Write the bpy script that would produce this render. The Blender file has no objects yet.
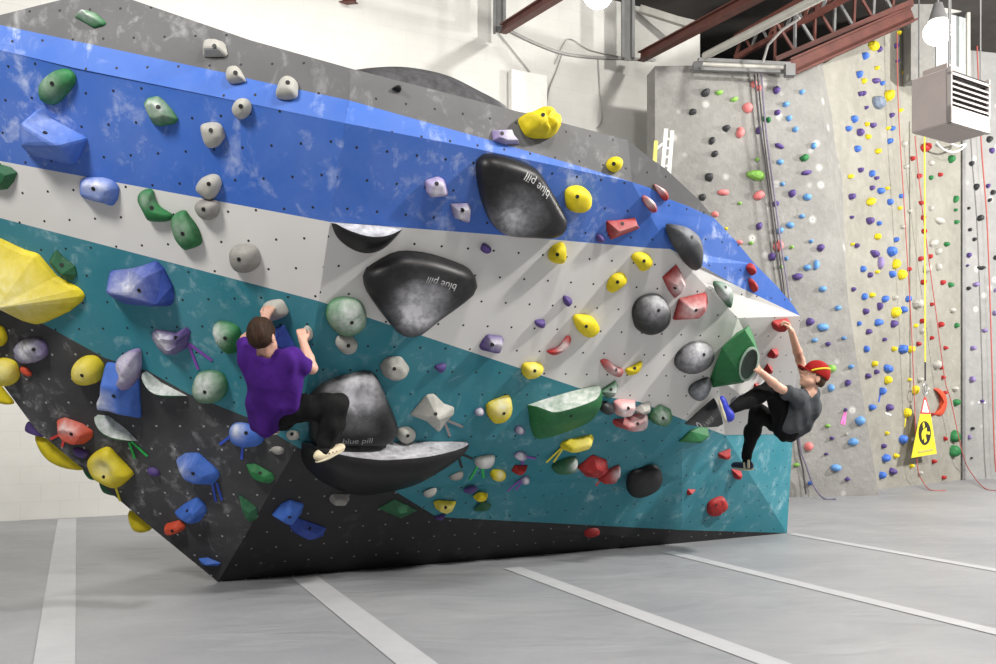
import bpy, bmesh, math, random
import numpy as np
from mathutils import Vector, Matrix
from mathutils.geometry import tessellate_polygon
random.seed(5)
F=860.0; CX=498.0; HY=405.0; H=1.3
SC=bpy.context.scene; COL=SC.collection

# ------------------------------------------------------------------ helpers
def pt(px,py,D): return Vector(((px-CX)/F*D, D, H-(py-HY)/F*D))
def ground(px,py):
    D=H*F/(py-HY); return Vector(((px-CX)/F*D, D, 0))
def on(pl,px,py):
    """point of the plane Y=a+bX+cZ seen at a pixel"""
    a,b,c=pl; kx=(px-CX)/F; kz=-(py-HY)/F
    D=(a+c*H)/(1-b*kx-c*kz); return Vector((kx*D,D,H+kz*D))
def plane3(p,q,r):
    M=np.array([[1,v[0],v[2]] for v in (p,q,r)]); return tuple(np.linalg.solve(M,[v[1] for v in (p,q,r)]))
def pnormal(pl): return Vector((pl[1],-1,pl[2])).normalized()     # towards the camera side
def inpoly(x,y,poly):
    c=False; n=len(poly)
    for i in range(n):
        x1,y1=poly[i]; x2,y2=poly[i-1]
        if (y1>y)!=(y2>y) and x<(x2-x1)*(y-y1)/(y2-y1)+x1: c=not c
    return c
def tag(o,label=None,cat=None,group=None,kind=None):
    if label: o['label']=label
    if cat: o['category']=cat
    if group: o['group']=group
    if kind: o['kind']=kind
    return o
def link(name,me,mat=None,parent=None,smooth=False):
    o=bpy.data.objects.new(name,me); COL.objects.link(o)
    if mat is not None:
        for m in (mat if isinstance(mat,(list,tuple)) else [mat]): me.materials.append(m)
    if parent is not None: o.parent=parent
    if smooth: me.polygons.foreach_set('use_smooth',[True]*len(me.polygons))
    return o
def mesh(name,verts,faces,mat=None,parent=None,smooth=False,mi=None):
    me=bpy.data.meshes.new(name); me.from_pydata([tuple(v) for v in verts],[],faces)
    if mi: me.polygons.foreach_set('material_index',mi)
    me.update(); return link(name,me,mat,parent,smooth)
def empty(name,loc=(0,0,0)):
    o=bpy.data.objects.new(name,None); COL.objects.link(o); o.location=loc; return o
class MB:
    def __init__(s): s.v=[]; s.f=[]; s.m=[]; s.sm=False
    def add(s,v,f,m=0):
        n=len(s.v); s.v+=[Vector(p) for p in v]; s.f+=[tuple(i+n for i in q) for q in f]; s.m+=[m]*len(f)
    def hexa(s,c,m=0):
        """8 corners: 4 of one face, then the 4 opposite"""
        s.add(c,[(0,1,2,3),(7,6,5,4),(0,4,5,1),(1,5,6,2),(2,6,7,3),(3,7,4,0)],m)
    def box(s,o,x,y,z,m=0):
        o,x,y,z=map(Vector,(o,x,y,z)); s.hexa([o,o+x,o+x+y,o+y,o+z,o+x+z,o+x+y+z,o+y+z],m)
    def beam(s,a,b,w,h,m=0,up=(0,0,1)):
        a,b=Vector(a),Vector(b); d=(b-a).normalized(); u=d.cross(Vector(up))
        if u.length<1e-3: u=d.cross(Vector((1,0,0)))
        u.normalize(); v=u.cross(d)
        s.box(a-u*w/2-v*h/2,u*w,v*h,b-a,m)
    def tube(s,pts,r,n=8,m=0):
        pts=[Vector(p) for p in pts]; rings=[]; up=Vector((.13,.07,1)).normalized()
        for i,p in enumerate(pts):
            d=(pts[min(i+1,len(pts)-1)]-pts[max(i-1,0)]).normalized()
            u=d.cross(up)
            if u.length<.05: u=d.cross(Vector((1,0,0)))
            u.normalize(); w=u.cross(d)
            rr=r[i] if isinstance(r,(list,tuple)) else r
            rings.append([p+u*rr*math.cos(2*math.pi*k/n)+w*rr*math.sin(2*math.pi*k/n) for k in range(n)])
        v=[q for ring in rings for q in ring]; f=[]
        for i in range(len(pts)-1):
            for k in range(n):
                a=i*n+k; b=i*n+(k+1)%n; f.append((a,b,b+n,a+n))
        f.append(tuple(range(n))[::-1]); f.append(tuple(range((len(pts)-1)*n,len(pts)*n)))
        s.add(v,f,m)
    def build(s,name,mat,parent=None,smooth=False):
        o=mesh(name,s.v,s.f,mat,parent,smooth,s.m); 
        bm=bmesh.new(); bm.from_mesh(o.data); bmesh.ops.recalc_face_normals(bm,faces=bm.faces); bm.to_mesh(o.data); bm.free()
        if smooth:
            try: o.data.set_sharp_from_angle(angle=math.radians(50))
            except Exception: pass
        return o

# ------------------------------------------------------------------ materials
class N:
    def __init__(s,name):
        s.m=bpy.data.materials.new(name); s.m.use_nodes=True; s.t=s.m.node_tree; s.b=s.t.nodes['Principled BSDF']
    def n(s,t,**k):
        q=s.t.nodes.new(t)
        for a,b in k.items():
            if a.startswith('i_'):
                key=a[2:]; key=int(key) if key.isdigit() else key
                if hasattr(b,'is_linked') : s.t.links.new(b,q.inputs[key])
                else: q.inputs[key].default_value=b
            else: setattr(q,a,b)
        return q
    def l(s,a,b): s.t.links.new(a,b)
    def math(s,op,a,b=None,c=None):
        q=s.t.nodes.new('ShaderNodeMath'); q.operation=op
        for i,x in enumerate((a,b,c)):
            if x is None: continue
            if hasattr(x,'is_linked'): s.t.links.new(x,q.inputs[i])
            else: q.inputs[i].default_value=x
        return q.outputs[0]
    def mix(s,f,a,b):
        q=s.t.nodes.new('ShaderNodeMix'); q.data_type='RGBA'
        for i,x in ((0,f),(6,a),(7,b)):
            if hasattr(x,'is_linked'): s.t.links.new(x,q.inputs[i])
            elif i==0: q.inputs[0].default_value=x
            else: q.inputs[i].default_value=(*x,1)
        return q.outputs[2]
    def noise(s,scale,detail=4,rough=.6,coord=None,dist=0.0):
        q=s.t.nodes.new('ShaderNodeTexNoise'); q.inputs['Scale'].default_value=scale; q.inputs['Detail'].default_value=detail
        q.inputs['Roughness'].default_value=rough; q.inputs['Distortion'].default_value=dist
        if coord is not None: s.t.links.new(coord,q.inputs['Vector'])
        return q.outputs['Fac']
    def ramp(s,x,lo,hi):
        q=s.t.nodes.new('ShaderNodeMapRange'); q.inputs[1].default_value=lo; q.inputs[2].default_value=hi; q.clamp=True
        s.t.links.new(x,q.inputs[0]); return q.outputs[0]
    def bump(s,x,strength=.3,dist=.02):
        q=s.t.nodes.new('ShaderNodeBump'); q.inputs['Strength'].default_value=strength; q.inputs['Distance'].default_value=dist
        s.t.links.new(x,q.inputs['Height']); s.t.links.new(q.outputs[0],s.b.inputs['Normal'])
    def obj(s): return s.t.nodes.new('ShaderNodeTexCoord').outputs['Object']
    def mapping(s,co,scale=(1,1,1),rot=(0,0,0)):
        q=s.t.nodes.new('ShaderNodeMapping'); q.inputs['Scale'].default_value=scale; q.inputs['Rotation'].default_value=rot
        s.t.links.new(co,q.inputs[0]); return q.outputs[0]
def simple(name,col,rough=.6,var=.12,scale=9,metal=0,bump=0):
    k=N(name); co=k.obj(); n=k.noise(scale,5,.6,co)
    c=k.mix(k.ramp(n,.3,.7),tuple(x*(1-var) for x in col),tuple(min(1,x*(1+var)) for x in col))
    k.l(c,k.b.inputs['Base Color']); k.b.inputs['Roughness'].default_value=rough; k.b.inputs['Metallic'].default_value=metal
    if bump: k.bump(n,bump,.02)
    return k.m
def panel_paint(name,col,smear=.5,dot=(.02,.02,.02),smearcol=(.75,.78,.82),chal=.62):
    """painted plywood: chalk smears and a staggered grid of bolt holes"""
    k=N(name); uv=k.n('ShaderNodeTexCoord').outputs['UV']; sep=k.n('ShaderNodeSeparateXYZ'); k.l(uv,sep.inputs[0])
    g=.176
    v=k.math('DIVIDE',sep.outputs[1],g); row=k.math('FLOOR',v)
    sh=k.math('MULTIPLY',k.math('MODULO',k.math('ABSOLUTE',row),2.0),.5)
    u=k.math('ADD',k.math('DIVIDE',sep.outputs[0],g),sh)
    fu=k.math('SUBTRACT',k.math('FRACT',u),.5); fv=k.math('SUBTRACT',k.math('FRACT',v),.5)
    d=k.math('SQRT',k.math('ADD',k.math('MULTIPLY',fu,fu),k.math('MULTIPLY',fv,fv)))
    dm=k.math('LESS_THAN',d,.0078/g)
    co=k.obj()
    big=k.noise(1.6,6,.62,co,.4); fine=k.noise(9,7,.68,co,.5)
    streak=k.noise(3.2,5,.6,k.mapping(co,(1.1,1.1,.45),(0.3,.5,.2)),1.5)
    a=k.math('MULTIPLY',k.ramp(big,.47,.62),k.ramp(fine,chal-.13,chal+.1))
    b=k.ramp(streak,.56,.70)
    b=k.math('MULTIPLY',b,k.ramp(fine,.4,.62))
    f=k.math('MINIMUM',k.math('MULTIPLY',k.math('ADD',k.math('MULTIPLY',a,1.3),b),smear),.8)
    # thin haze of chalk
    haze=k.math('MULTIPLY',k.ramp(big,.34,.7),.22*smear)
    base=k.mix(k.ramp(k.noise(.9,3,.5,co),.3,.7),tuple(x*.93 for x in col),tuple(min(1,x*1.06) for x in col))
    c=k.mix(k.math('MAXIMUM',f,haze),base,smearcol)
    c=k.mix(dm,c,dot)
    k.l(c,k.b.inputs['Base Color']); k.b.inputs['Roughness'].default_value=.62
    k.b.inputs['Specular IOR Level'].default_value=.3
    return k.m
def hold_mat(name,col,rough=.6,chalk=(.72,.72,.72),texture=.08,spec=.4,amb=.10):
    """coloured resin with the chalk rubbed on it (chalk attribute = where hands go)"""
    k=N(name); co=k.obj(); n=k.noise(30,5,.65,co); n2=k.noise(11,4,.6,co,.6)
    at=k.n('ShaderNodeAttribute'); at.attribute_name='chalk'
    base=k.mix(k.ramp(n2,.3,.7),tuple(x*.88 for x in col),tuple(min(1,x*1.1+.004) for x in col))
    f=k.math('MULTIPLY',at.outputs['Fac'],k.ramp(k.math('ADD',k.math('MULTIPLY',n2,.6),k.math('MULTIPLY',n,.4)),.2,.62))
    light=k.math('MULTIPLY',k.ramp(n,.56,.8),amb)
    f=k.math('MINIMUM',k.math('ADD',f,light),.93)
    c=k.mix(f,base,chalk)
    k.l(c,k.b.inputs['Base Color']); k.b.inputs['Specular IOR Level'].default_value=spec
    k.l(k.math('ADD',k.math('MULTIPLY',f,.3),rough),k.b.inputs['Roughness'])
    if texture: k.bump(k.noise(90,3,.6,co),texture,.01)
    return k.m
PAINT={
 'grey':panel_paint('paint_grey',(.098,.098,.103),.5,smearcol=(.42,.42,.43)),
 'blue':panel_paint('paint_blue',(.040,.140,.54),.55,smearcol=(.5,.58,.82)),
 'white':panel_paint('paint_white',(.73,.72,.70),.3,smearcol=(.7,.7,.68)),
 'teal':panel_paint('paint_teal',(.026,.215,.275),.5,smearcol=(.42,.6,.66)),
 'clean_shaded':panel_paint('paint_charcoal_clean_shaded',(.028,.028,.030),.10,dot=(.25,.25,.25),smearcol=(.3,.3,.3)),  # charcoal with less chalk, also darkened for the shade under the overhang
 'dark':panel_paint('paint_charcoal',(.034,.035,.038),.55,dot=(.4,.4,.4),smearcol=(.42,.42,.43)),
}
HM={
 'green':hold_mat('hold_green',(.016,.16,.045)),
 'dgreen':hold_mat('hold_dark_green',(.02,.12,.05)),
 'blue':hold_mat('hold_blue',(.05,.15,.56)),
 'dblue':hold_mat('hold_deep_blue',(.03,.07,.36)),
 'wblue':hold_mat('hold_wall_blue',(.06,.165,.60)),
 'yellow':hold_mat('hold_yellow',(.72,.58,.01),chalk=(.8,.78,.55)),
 'white':hold_mat('hold_white',(.42,.41,.375)),
 'stone':hold_mat('hold_stone_grey',(.28,.27,.25)),
 'purple':hold_mat('hold_purple',(.085,.05,.21)),
 'lilac':hold_mat('hold_lilac',(.24,.18,.40)),
 'red':hold_mat('hold_red',(.36,.016,.016)),
 'orange':hold_mat('hold_orange_red',(.62,.075,.03)),
 'black':hold_mat('hold_black',(.008,.008,.009),rough=.42,chalk=(.60,.60,.64),texture=.0,spec=.32,amb=.03),
 'charcoal':hold_mat('hold_charcoal',(.03,.032,.036),rough=.5,chalk=(.42,.44,.48)),
 'pink':hold_mat('hold_pink',(.72,.2,.2)),
 'sky':hold_mat('hold_sky_blue',(.12,.3,.62)),
 'lime':hold_mat('hold_lime',(.22,.46,.08)),
}
M_BOLT=simple('bolt_hole_dark',(.006,.006,.006),.6,0)
M_STEEL=simple('bolt_steel',(.4,.4,.4),.4,.1,metal=.6)
def tape_mat(name,c): return simple(name,c,.55,.12,60)
TM={'purple':tape_mat('tape_purple',(.22,.06,.42)),'green':tape_mat('tape_green',(.02,.5,.09)),'red':tape_mat('tape_red',(.62,.05,.04)),
    'yellow':tape_mat('tape_yellow',(.75,.65,.03)),'blue':tape_mat('tape_blue',(.03,.09,.55)),'grey':tape_mat('tape_grey',(.28,.25,.25)),
    'black':tape_mat('tape_black',(.012,.012,.012)),'pink':tape_mat('tape_pink',(.85,.18,.5)),'white':tape_mat('tape_white',(.7,.7,.7))}

# ------------------------------------------------------------------ camera
cam=bpy.data.cameras.new('camera'); co=bpy.data.objects.new('camera',cam); COL.objects.link(co)
co.location=(0,0,H); co.rotation_euler=(math.radians(90),0,0); cam.sensor_width=36; cam.lens=F/996*36; cam.shift_y=(HY-332)/996
SC.camera=co
vs=SC.view_settings; vs.view_transform='Standard'; vs.look='None'; vs.gamma=1; vs.use_curve_mapping=False; vs.exposure=-0.13

# ------------------------------------------------------------------ boulder facets
A=ground(218,582); E=ground(787,533)
F1=(A.y+.215*A.x,-.215,-.5)
P1=on(F1,297,447); C1=on(F1,330,222)
b2=.48; c2=(C1.y-P1.y-b2*(C1.x-P1.x))/(C1.z-P1.z); F2=(C1.y-b2*C1.x-c2*C1.z,b2,c2)
F3=plane3(A,E,P1)
def crease(y): return 297+(330-297)*(447-y)/(447-222)     # left/centre crease in the picture
T0=on(F1,crease(123),123)
# vertical-ish bands above the upper crease
T_l=on(F1,0,50); T_r=on(F2,632,182)
def band(p,q,c):          # plane through p,q leaning back by c (dY/dZ)
    b=(q.y-p.y-c*(q.z-p.z))/(q.x-p.x); return (p.y-b*p.x-c*p.z,b,c)
F4=band(T_l,T0,.12); F4b=band(T0,T_r,.10)
Q1=T_r; Q2=on(F2,738,318)
F5=plane3(Q1,Q2,pt(800,316,6.95))
TIP=on(F5,800,316)
K=pt(725,435,7.7); G=pt(793,434,8.45)
Bm=A.lerp(E,(lambda t:t)(.78)); 
# (plane, paint, outline in picture coordinates or ready vectors)
FAC=[]
cr=lambda y:(crease(y),y)
def fac(pl,paint,pts): FAC.append((pl,paint,pts))
fac(F1,'blue',[(-60,38),(0,50),(75,68),cr(123),cr(222),(250,207),(0,161),(-60,149)])
fac(F1,'white',[(-60,149),(0,161),(250,207),cr(222),cr(301),(0,218),(-60,203)])
fac(F1,'teal',[(-60,203),(0,218),cr(301),cr(447),(249,418),(189,394),(148,371),(105,358),(45,325),(0,308),(-60,283)])
fac(F1,'dark',[(-60,283),(0,308),(45,325),(105,358),(148,371),(189,394),(249,418),cr(447),(218,582),(152,528),(83,469),(36,430),(0,381),(-60,300)])
fac(F4,'blue',[(-60,38),(0,50),(75,68),cr(123),(crease(100),100),(250,79),(226,73),(0,25),(-25,19.5)])
fac(F4,'grey',[(0,25),(226,73),(250,79),(crease(100),100),(349,68),(250,40),(133,0),(95,-12),(60,0),(0,15),(-25,19.5)])
fac(F4b,'blue',[cr(123),(464,146),(632,182),(589,169),(500,143),(376,108),(crease(100),100)])
fac(F4b,'grey',[(crease(100),100),(376,108),(500,143),(589,169),(632,182),(628,140),(620,138),(505,108),(349,68)])
fac(F2,'blue',[cr(123),(464,146),(632,182),(648,213),(670,249),(650,248),(500,235),cr(222)])
fac(F2,'white',[cr(222),(500,235),(650,248),(670,249),(702,282),(738,318),(718,378),(725,435,K),(682,419),(640,402),(607,397),(576,387),cr(301)])
fac(F2,'teal',[cr(301),(576,387),(607,397),(575,415),(545,438),cr(447)])
fac(F5,'grey',[(632,182),(650,188),(666,198),(690,207),(714,218),(700,201),(684,186),(666,169),(650,158),(628,140,on(F4b,628,140))])
fac(F5,'blue',[(632,182),(650,188),(666,198),(690,207),(714,218),(735,240),(755,264),(775,284),(793,305),(800,316),(735,285),(695,262),(670,249,on(F2,670,249)),(648,213)])
fac(F5,'white',[(670,249,on(F2,670,249)),(695,262),(735,285),(800,316),(738,318),(702,282,on(F2,702,282))])
FAC[-2][2][-1]=(648,213,on(F2,648,213))
F6=plane3(Q2,K,G); F6b=plane3(Q2,TIP,G)
fac(F6b,'white',[(738,318,Q2),(800,316,TIP),(793,434,G)])
fac(F6,'white',[(738,318,Q2),(793,434,G),(725,435,K),(718,378,on(F2,718,378))])
Bk=ground(682,543.0)
N2=pt(682,478,on(F3,682,478).y+.22)
# dark undercut
Nn=on(F3,640,468)
M1=on(F2,545,438); M2=on(F2,607,397); M2b=on(F2,640,402); M2c=on(F2,682,419)
F3b=plane3(M1,M2,Nn); F3c=plane3(M2c,K,N2); F3d=plane3(M2b,M2c,Nn)
fac(F3b,'teal',[(545,438,M1),(575,415,on(F2,575,415)),(607,397,M2),(640,402,M2b),(640,468,Nn)])
fac(F3d,'teal',[(640,402,M2b),(682,419,M2c),(682,478,N2),(640,468,Nn)])
fac(F3c,'teal',[(682,419,M2c),(725,435,K),(682,478,N2)])
fac(F3,'teal',[cr(447),(545,438,M1),(640,468,Nn),(682,478,N2),(682,530,on(F3,682,530)),(437,517),(393,490)])
fac(F3,'clean_shaded',[cr(447),(393,490),(437,517),(682,530,on(F3,682,530)),(682,543,Bk),(218,582)])
F7=plane3(K,G,E); F7b=plane3(K,E,Bk)
fac(F7,'teal',[(725,435,K),(793,434,G),(787,533,E)])
fac(F7b,'teal',[(725,435,K),(787,533,E),(682,530,on(F3,682,530)),(682,478,N2)])
fac(F7b,'clean_shaded',[(787,533,E),(682,530,on(F3,682,530)),(682,543,Bk)])

def facet_at(x,y):
    for pl,p,pts in FAC:
        if inpoly(x,y,[(q[0],q[1]) for q in pts]): return pl
    return None
def build_boulder():
    vs_,fs,mi,uvs=[],[],[],[]
    order=list(PAINT); idx={}
    def vid(v):
        k=(round(v.x,3),round(v.y,3),round(v.z,3))
        if k not in idx: idx[k]=len(vs_); vs_.append(v)
        return idx[k]
    for pl,p,pts in FAC:
        P=[q[2] if len(q)>2 else on(pl,q[0],q[1]) for q in pts]
        n=pnormal(pl); u=n.cross(Vector((0,0,1))).normalized()*-1; v=u.cross(n)*-1
        if v.z<0: v=-v
        for t in tessellate_polygon([P]):
            t=list(t); nn=(P[t[1]]-P[t[0]]).cross(P[t[2]]-P[t[0]])
            if nn.length<1e-7: continue
            if nn.dot(n)<0: t.reverse()
            fs.append(tuple(vid(P[i]) for i in t)); mi.append(order.index(p))
            uvs.append([((P[i]-C1).dot(u),(P[i]-C1).dot(v)) for i in t])
    # back shell
    loopA=[on(F4,-25,19.5),on(F4,0,15),on(F4,60,0),on(F4,95,-12),on(F4,133,0),on(F4,250,40),on(F4,349,68),on(F4b,349,68),on(F4b,505,108),on(F4b,620,138),on(F4b,628,140),
     on(F5,650,158),on(F5,666,169),on(F5,684,186),on(F5,700,201),on(F5,714,218),on(F5,735,240),on(F5,755,264),on(F5,775,284),on(F5,793,305),TIP,G,E,Bk,A,
     on(F1,152,528),on(F1,83,469),on(F1,36,430),on(F1,0,381),on(F1,-60,300),on(F1,-60,38)]
    cen=Vector((.3,9.6,1.6)); back=[]
    for q in loopA:
        back.append(Vector((q.x+.9 if q.x<1 else q.x+.25+.0*q.x, q.y+1.9, q.z if q.z<.01 else q.z*.86)))
    for q in back:
        if q.z<.3: q.z=0
    n=len(loopA)
    for i in range(n):
        j=(i+1)%n
        a,b,c,d=vid(loopA[i]),vid(loopA[j]),vid(back[j]),vid(back[i])
        if len({a,b,c,d})<4: continue
        fs.append((a,d,c,b)); mi.append(1 if False else order.index('dark')); uvs.append([(.09,.09)]*4)
    fs.append(tuple(vid(q) for q in back)); mi.append(order.index('dark')); uvs.append([(.09,.09)]*n)
    me=bpy.data.meshes.new('bouldering_wall'); me.from_pydata([tuple(v) for v in vs_],[],fs)
    me.polygons.foreach_set('material_index',mi); ul=me.uv_layers.new(name='UVMap')
    flat=[c for f in uvs for q in f for c in q]; ul.data.foreach_set('uv',flat); me.update()
    o=link('bouldering_wall',me,[PAINT[k] for k in order])
    tag(o,'huge overhanging angular bouldering wall painted in grey, blue, white, teal and charcoal bands','climbing wall',kind='thing')
    return o
BOULDER=build_boulder()
# ------------------------------------------------------------------ the setting
ROOMU=Vector((1,.487,0)).normalized(); ROOMV=Vector((-.487,1,0)).normalized()   # along the back wall / into the room
BW0=Vector((0,12.31,0))          # a point of the back wall
def on_back(px,py): return on((12.31,.487,0),px,py)
def brick_mat():
    k=N('painted_block'); uv=k.n('ShaderNodeTexCoord').outputs['UV']
    b=k.n('ShaderNodeTexBrick'); k.l(uv,b.inputs['Vector']); b.inputs['Scale'].default_value=1
    b.inputs['Brick Width'].default_value=.40; b.inputs['Row Height'].default_value=.2; b.inputs['Mortar Size'].default_value=.006
    b.inputs['Mortar Smooth'].default_value=.4
    b.inputs['Color1'].default_value=(1,1,1,1); b.inputs['Color2'].default_value=(.97,.97,.97,1); b.inputs['Mortar'].default_value=(.62,.62,.62,1)
    n=k.noise(1.1,5,.6,uv); c=k.mix(k.ramp(n,.3,.7),(.52,.515,.485),(.60,.595,.565))
    q=k.n('ShaderNodeMix',data_type='RGBA',blend_type='MULTIPLY'); q.inputs[0].default_value=.16
    k.l(c,q.inputs[6]); k.l(b.outputs['Color'],q.inputs[7]); k.l(q.outputs[2],k.b.inputs['Base Color'])
    k.b.inputs['Roughness'].default_value=.7
    k.bump(k.math('ADD',k.math('MULTIPLY',b.outputs['Fac'],-1.0),k.math('MULTIPLY',k.noise(14,3,.6,uv),.25)),.12,.01)
    return k.m
M_BRICK=brick_mat()
def floor_mat():
    k=N('mat_vinyl'); co=k.obj(); n=k.noise(.7,5,.55,co); w=k.noise(1.3,4,.5,k.mapping(co,(.7,1.5,1),(0,0,.35)),1.2)
    w2=k.noise(5,3,.5,k.mapping(co,(.5,1.3,1),(0,0,.15)),.6)
    c=k.mix(k.ramp(n,.35,.65),(.235,.24,.258),(.30,.303,.316))
    c=k.mix(k.math('MULTIPLY',k.ramp(w,.60,.68),.14),c,(.33,.33,.33))
    k.l(c,k.b.inputs['Base Color']); k.b.inputs['Roughness'].default_value=.48
    h=k.math('ADD',k.math('MULTIPLY',w,1.0),k.math('MULTIPLY',w2,.12)); k.bump(h,.65,.06); return k.m
M_FLOOR=floor_mat()
M_SEAM=simple('seam_tape',(.42,.425,.44),.5,.06,5)
M_CONC=None
def conc_mat(name,c1,c2,bump=.5,spots=True):
    k=N(name); co=k.obj(); n=k.noise(1.3,6,.62,co); m=k.noise(7,6,.7,co)
    c=k.mix(k.ramp(n,.3,.7),c1,c2)
    c=k.mix(k.math('MULTIPLY',k.ramp(m,.45,.8),.35),c,tuple(min(1,x*1.5) for x in c2))
    if spots:
        v=k.n('ShaderNodeTexVoronoi'); k.l(co,v.inputs['Vector']); v.inputs['Scale'].default_value=2.9
        d=v.outputs['Distance']
        c=k.mix(k.math('MULTIPLY',k.ramp(d,.2,.06),.6),c,(.62,.62,.6))
        c=k.mix(k.math('MULTIPLY',k.math('LESS_THAN',d,.035),.8),c,(.08,.08,.08))
    k.l(c,k.b.inputs['Base Color']); k.b.inputs['Roughness'].default_value=.85
    k.bump(k.math('ADD',k.noise(5,6,.6,co),k.math('MULTIPLY',m,.5)),bump,.05); return k.m
M_W2=conc_mat('textured_grey',(.175,.172,.163),(.25,.245,.232))
M_W3=conc_mat('textured_sand',(.215,.207,.178),(.29,.28,.245),.5,False)
M_W4=conc_mat('textured_pale_grey',(.22,.22,.215),(.28,.28,.275),.3)
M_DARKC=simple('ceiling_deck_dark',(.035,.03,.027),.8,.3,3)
M_RED=simple('red_oxide_steel',(.095,.029,.021),.6,.25,6)
M_GSTEEL=simple('grey_painted_steel',(.15,.15,.15),.55,.2,5)
M_PIPE=simple('white_pipe',(.40,.39,.355),.5,.1,6)
def quadobj(name,P,mat,kind='structure',thick=.12,uvu=None,n=None):
    """a slab: front face P (polygon) with thickness behind it, UVs in metres"""
    P=[Vector(p) for p in P]
    nn=(P[1]-P[0]).cross(P[2]-P[0]).normalized()
    tocam=Vector((0,0,H))-P[0]
    if nn.dot(tocam)<0: nn=-nn
    m=len(P); V=P+[p-nn*thick for p in P]
    fs=[tuple(range(m)),tuple(range(2*m-1,m-1,-1))]+[(i,(i+1)%m,(i+1)%m+m,i+m) for i in range(m)]
    o=mesh(name,V,fs,mat); bm=bmesh.new(); bm.from_mesh(o.data); bmesh.ops.recalc_face_normals(bm,faces=bm.faces)
    u=Vector((nn.y,-nn.x,0)) if abs(nn.z)<.9 else ROOMU
    u.normalize(); v=Vector((0,0,1)) if abs(nn.z)<.9 else ROOMV
    if abs(u.x)>0 and u.x<0: u=-u
    ul=bm.loops.layers.uv.new('UVMap')
    for f in bm.faces:
        for l in f.loops: l[ul].uv=(l.vert.co.dot(u)+50,l.vert.co.dot(v))
    bm.to_mesh(o.data); bm.free()
    if kind: o['kind']=kind
    return o
# floor: the matted floor
fl=[Vector((-14,-14,0)),Vector((22,-14,0)),Vector((22,26,0)),Vector((-12,26,0))]
mesh('floor',[v for v in fl]+[v-Vector((0,0,.2)) for v in fl],[(0,1,2,3),(7,6,5,4),(0,4,5,1),(1,5,6,2),(2,6,7,3),(3,7,4,0)],M_FLOOR)['kind']='structure'
# back wall
c0=on_back(-400,405); c1=on_back(700,405)
c0.z=0;c1.z=0
quadobj('wall_back',[c0,c1,c1+Vector((0,0,7.7)),c0+Vector((0,0,7.7))],M_BRICK,thick=.2)
# right-hand climbing walls (textured concrete look)
w2a=ground(652,498.5); w2b=ground(790,497); w2c=ground(879,495.5)
PL2=(lambda p,q:(p.y-(q.y-p.y)/(q.x-p.x)*p.x,(q.y-p.y)/(q.x-p.x),0))(w2b,w2c)
g=lambda px,z=0:(lambda p:Vector((p.x,p.y,z)))(on(PL2,px,405))
W2P=[g(655),g(879),on(PL2,860,380),on(PL2,848,300),on(PL2,845,262),on(PL2,836,213),on(PL2,826,150),on(PL2,818,64),on(PL2,655,66)]
quadobj('wall_right_front',W2P,M_W2,thick=.35)
m=MB(); FO_=[(845,262),(836,213),(826,150),(818,64)]; ED_=[(846,263,0),(843.5,213,.35),(842.5,150,.5),(840,60,.6)]
f_=[on(PL2,*q) for q in FO_]; e_=[pt(q[0],q[1],on(PL2,q[0],q[1]).y+q[2]) for q in ED_]; bk=Vector((.05,.3,0))
m.add(f_+e_,[(i,i+1,i+5,i+4) for i in range(3)]); m.add([q+bk for q in f_]+[q+bk*1 for q in e_],[(i,i+1,i+5,i+4) for i in range(3)])
m.build('wall_right_return',M_W2)['kind']='structure'
a=g(655); dback=Vector((0.179,1,0)).normalized()
# far sandy wall
w3a=ground(872,490); w3b=ground(964,479.5)
b3=(w3b.y-w3a.y)/(w3b.x-w3a.x); PL3=(w3a.y-b3*w3a.x,b3,0)
g3=lambda px,z=0:(lambda p:Vector((p.x,p.y,z)))(on(PL3,px,405))
quadobj('wall_right_middle',[g3(820),g3(965),on(PL3,966,-20),on(PL3,925,-20),on(PL3,925,6),on(PL3,820,66)],M_W3,thick=.3)
w4a=w3b.copy(); PL4=(w4a.y-.22*w4a.x,.22,0)
g4=lambda px,z=0:(lambda p:Vector((p.x,p.y,z)))(on(PL4,px,405))
quadobj('wall_right_end',[g4(965.5),g4(1200),g4(1200,8),g4(965.5,8)],M_W4,thick=.3)
# seam strip between sandy and end wall
m=MB(); s0=on(PL3,962,479.5); s0.z=0; m.beam(s0+Vector((0,-.03,0)),Vector((s0.x,s0.y-.03,7.6)),.07,.05); m.build('trim_1',M_GSTEEL)['kind']='structure'
# vertical joint in wall 2
m=MB(); 
# ceiling
ce=[c0+Vector((0,0,7.5)),Vector((12,20,7.5))+ROOMU*6,Vector((16,-2,7.5)),Vector((-7,-2,7.5))]
mesh('ceiling',ce+[v+Vector((0,0,.15)) for v in ce],[(3,2,1,0),(4,5,6,7),(0,1,5,4),(1,2,6,5),(2,3,7,6),(3,0,4,7)],M_DARKC)['kind']='structure'
# dark sheet standing in for the unlit open space above the climbing walls
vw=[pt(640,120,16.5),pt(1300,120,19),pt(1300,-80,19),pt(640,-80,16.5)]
quadobj('roof_void_sheet',vw,M_DARKC,thick=.1)
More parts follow.
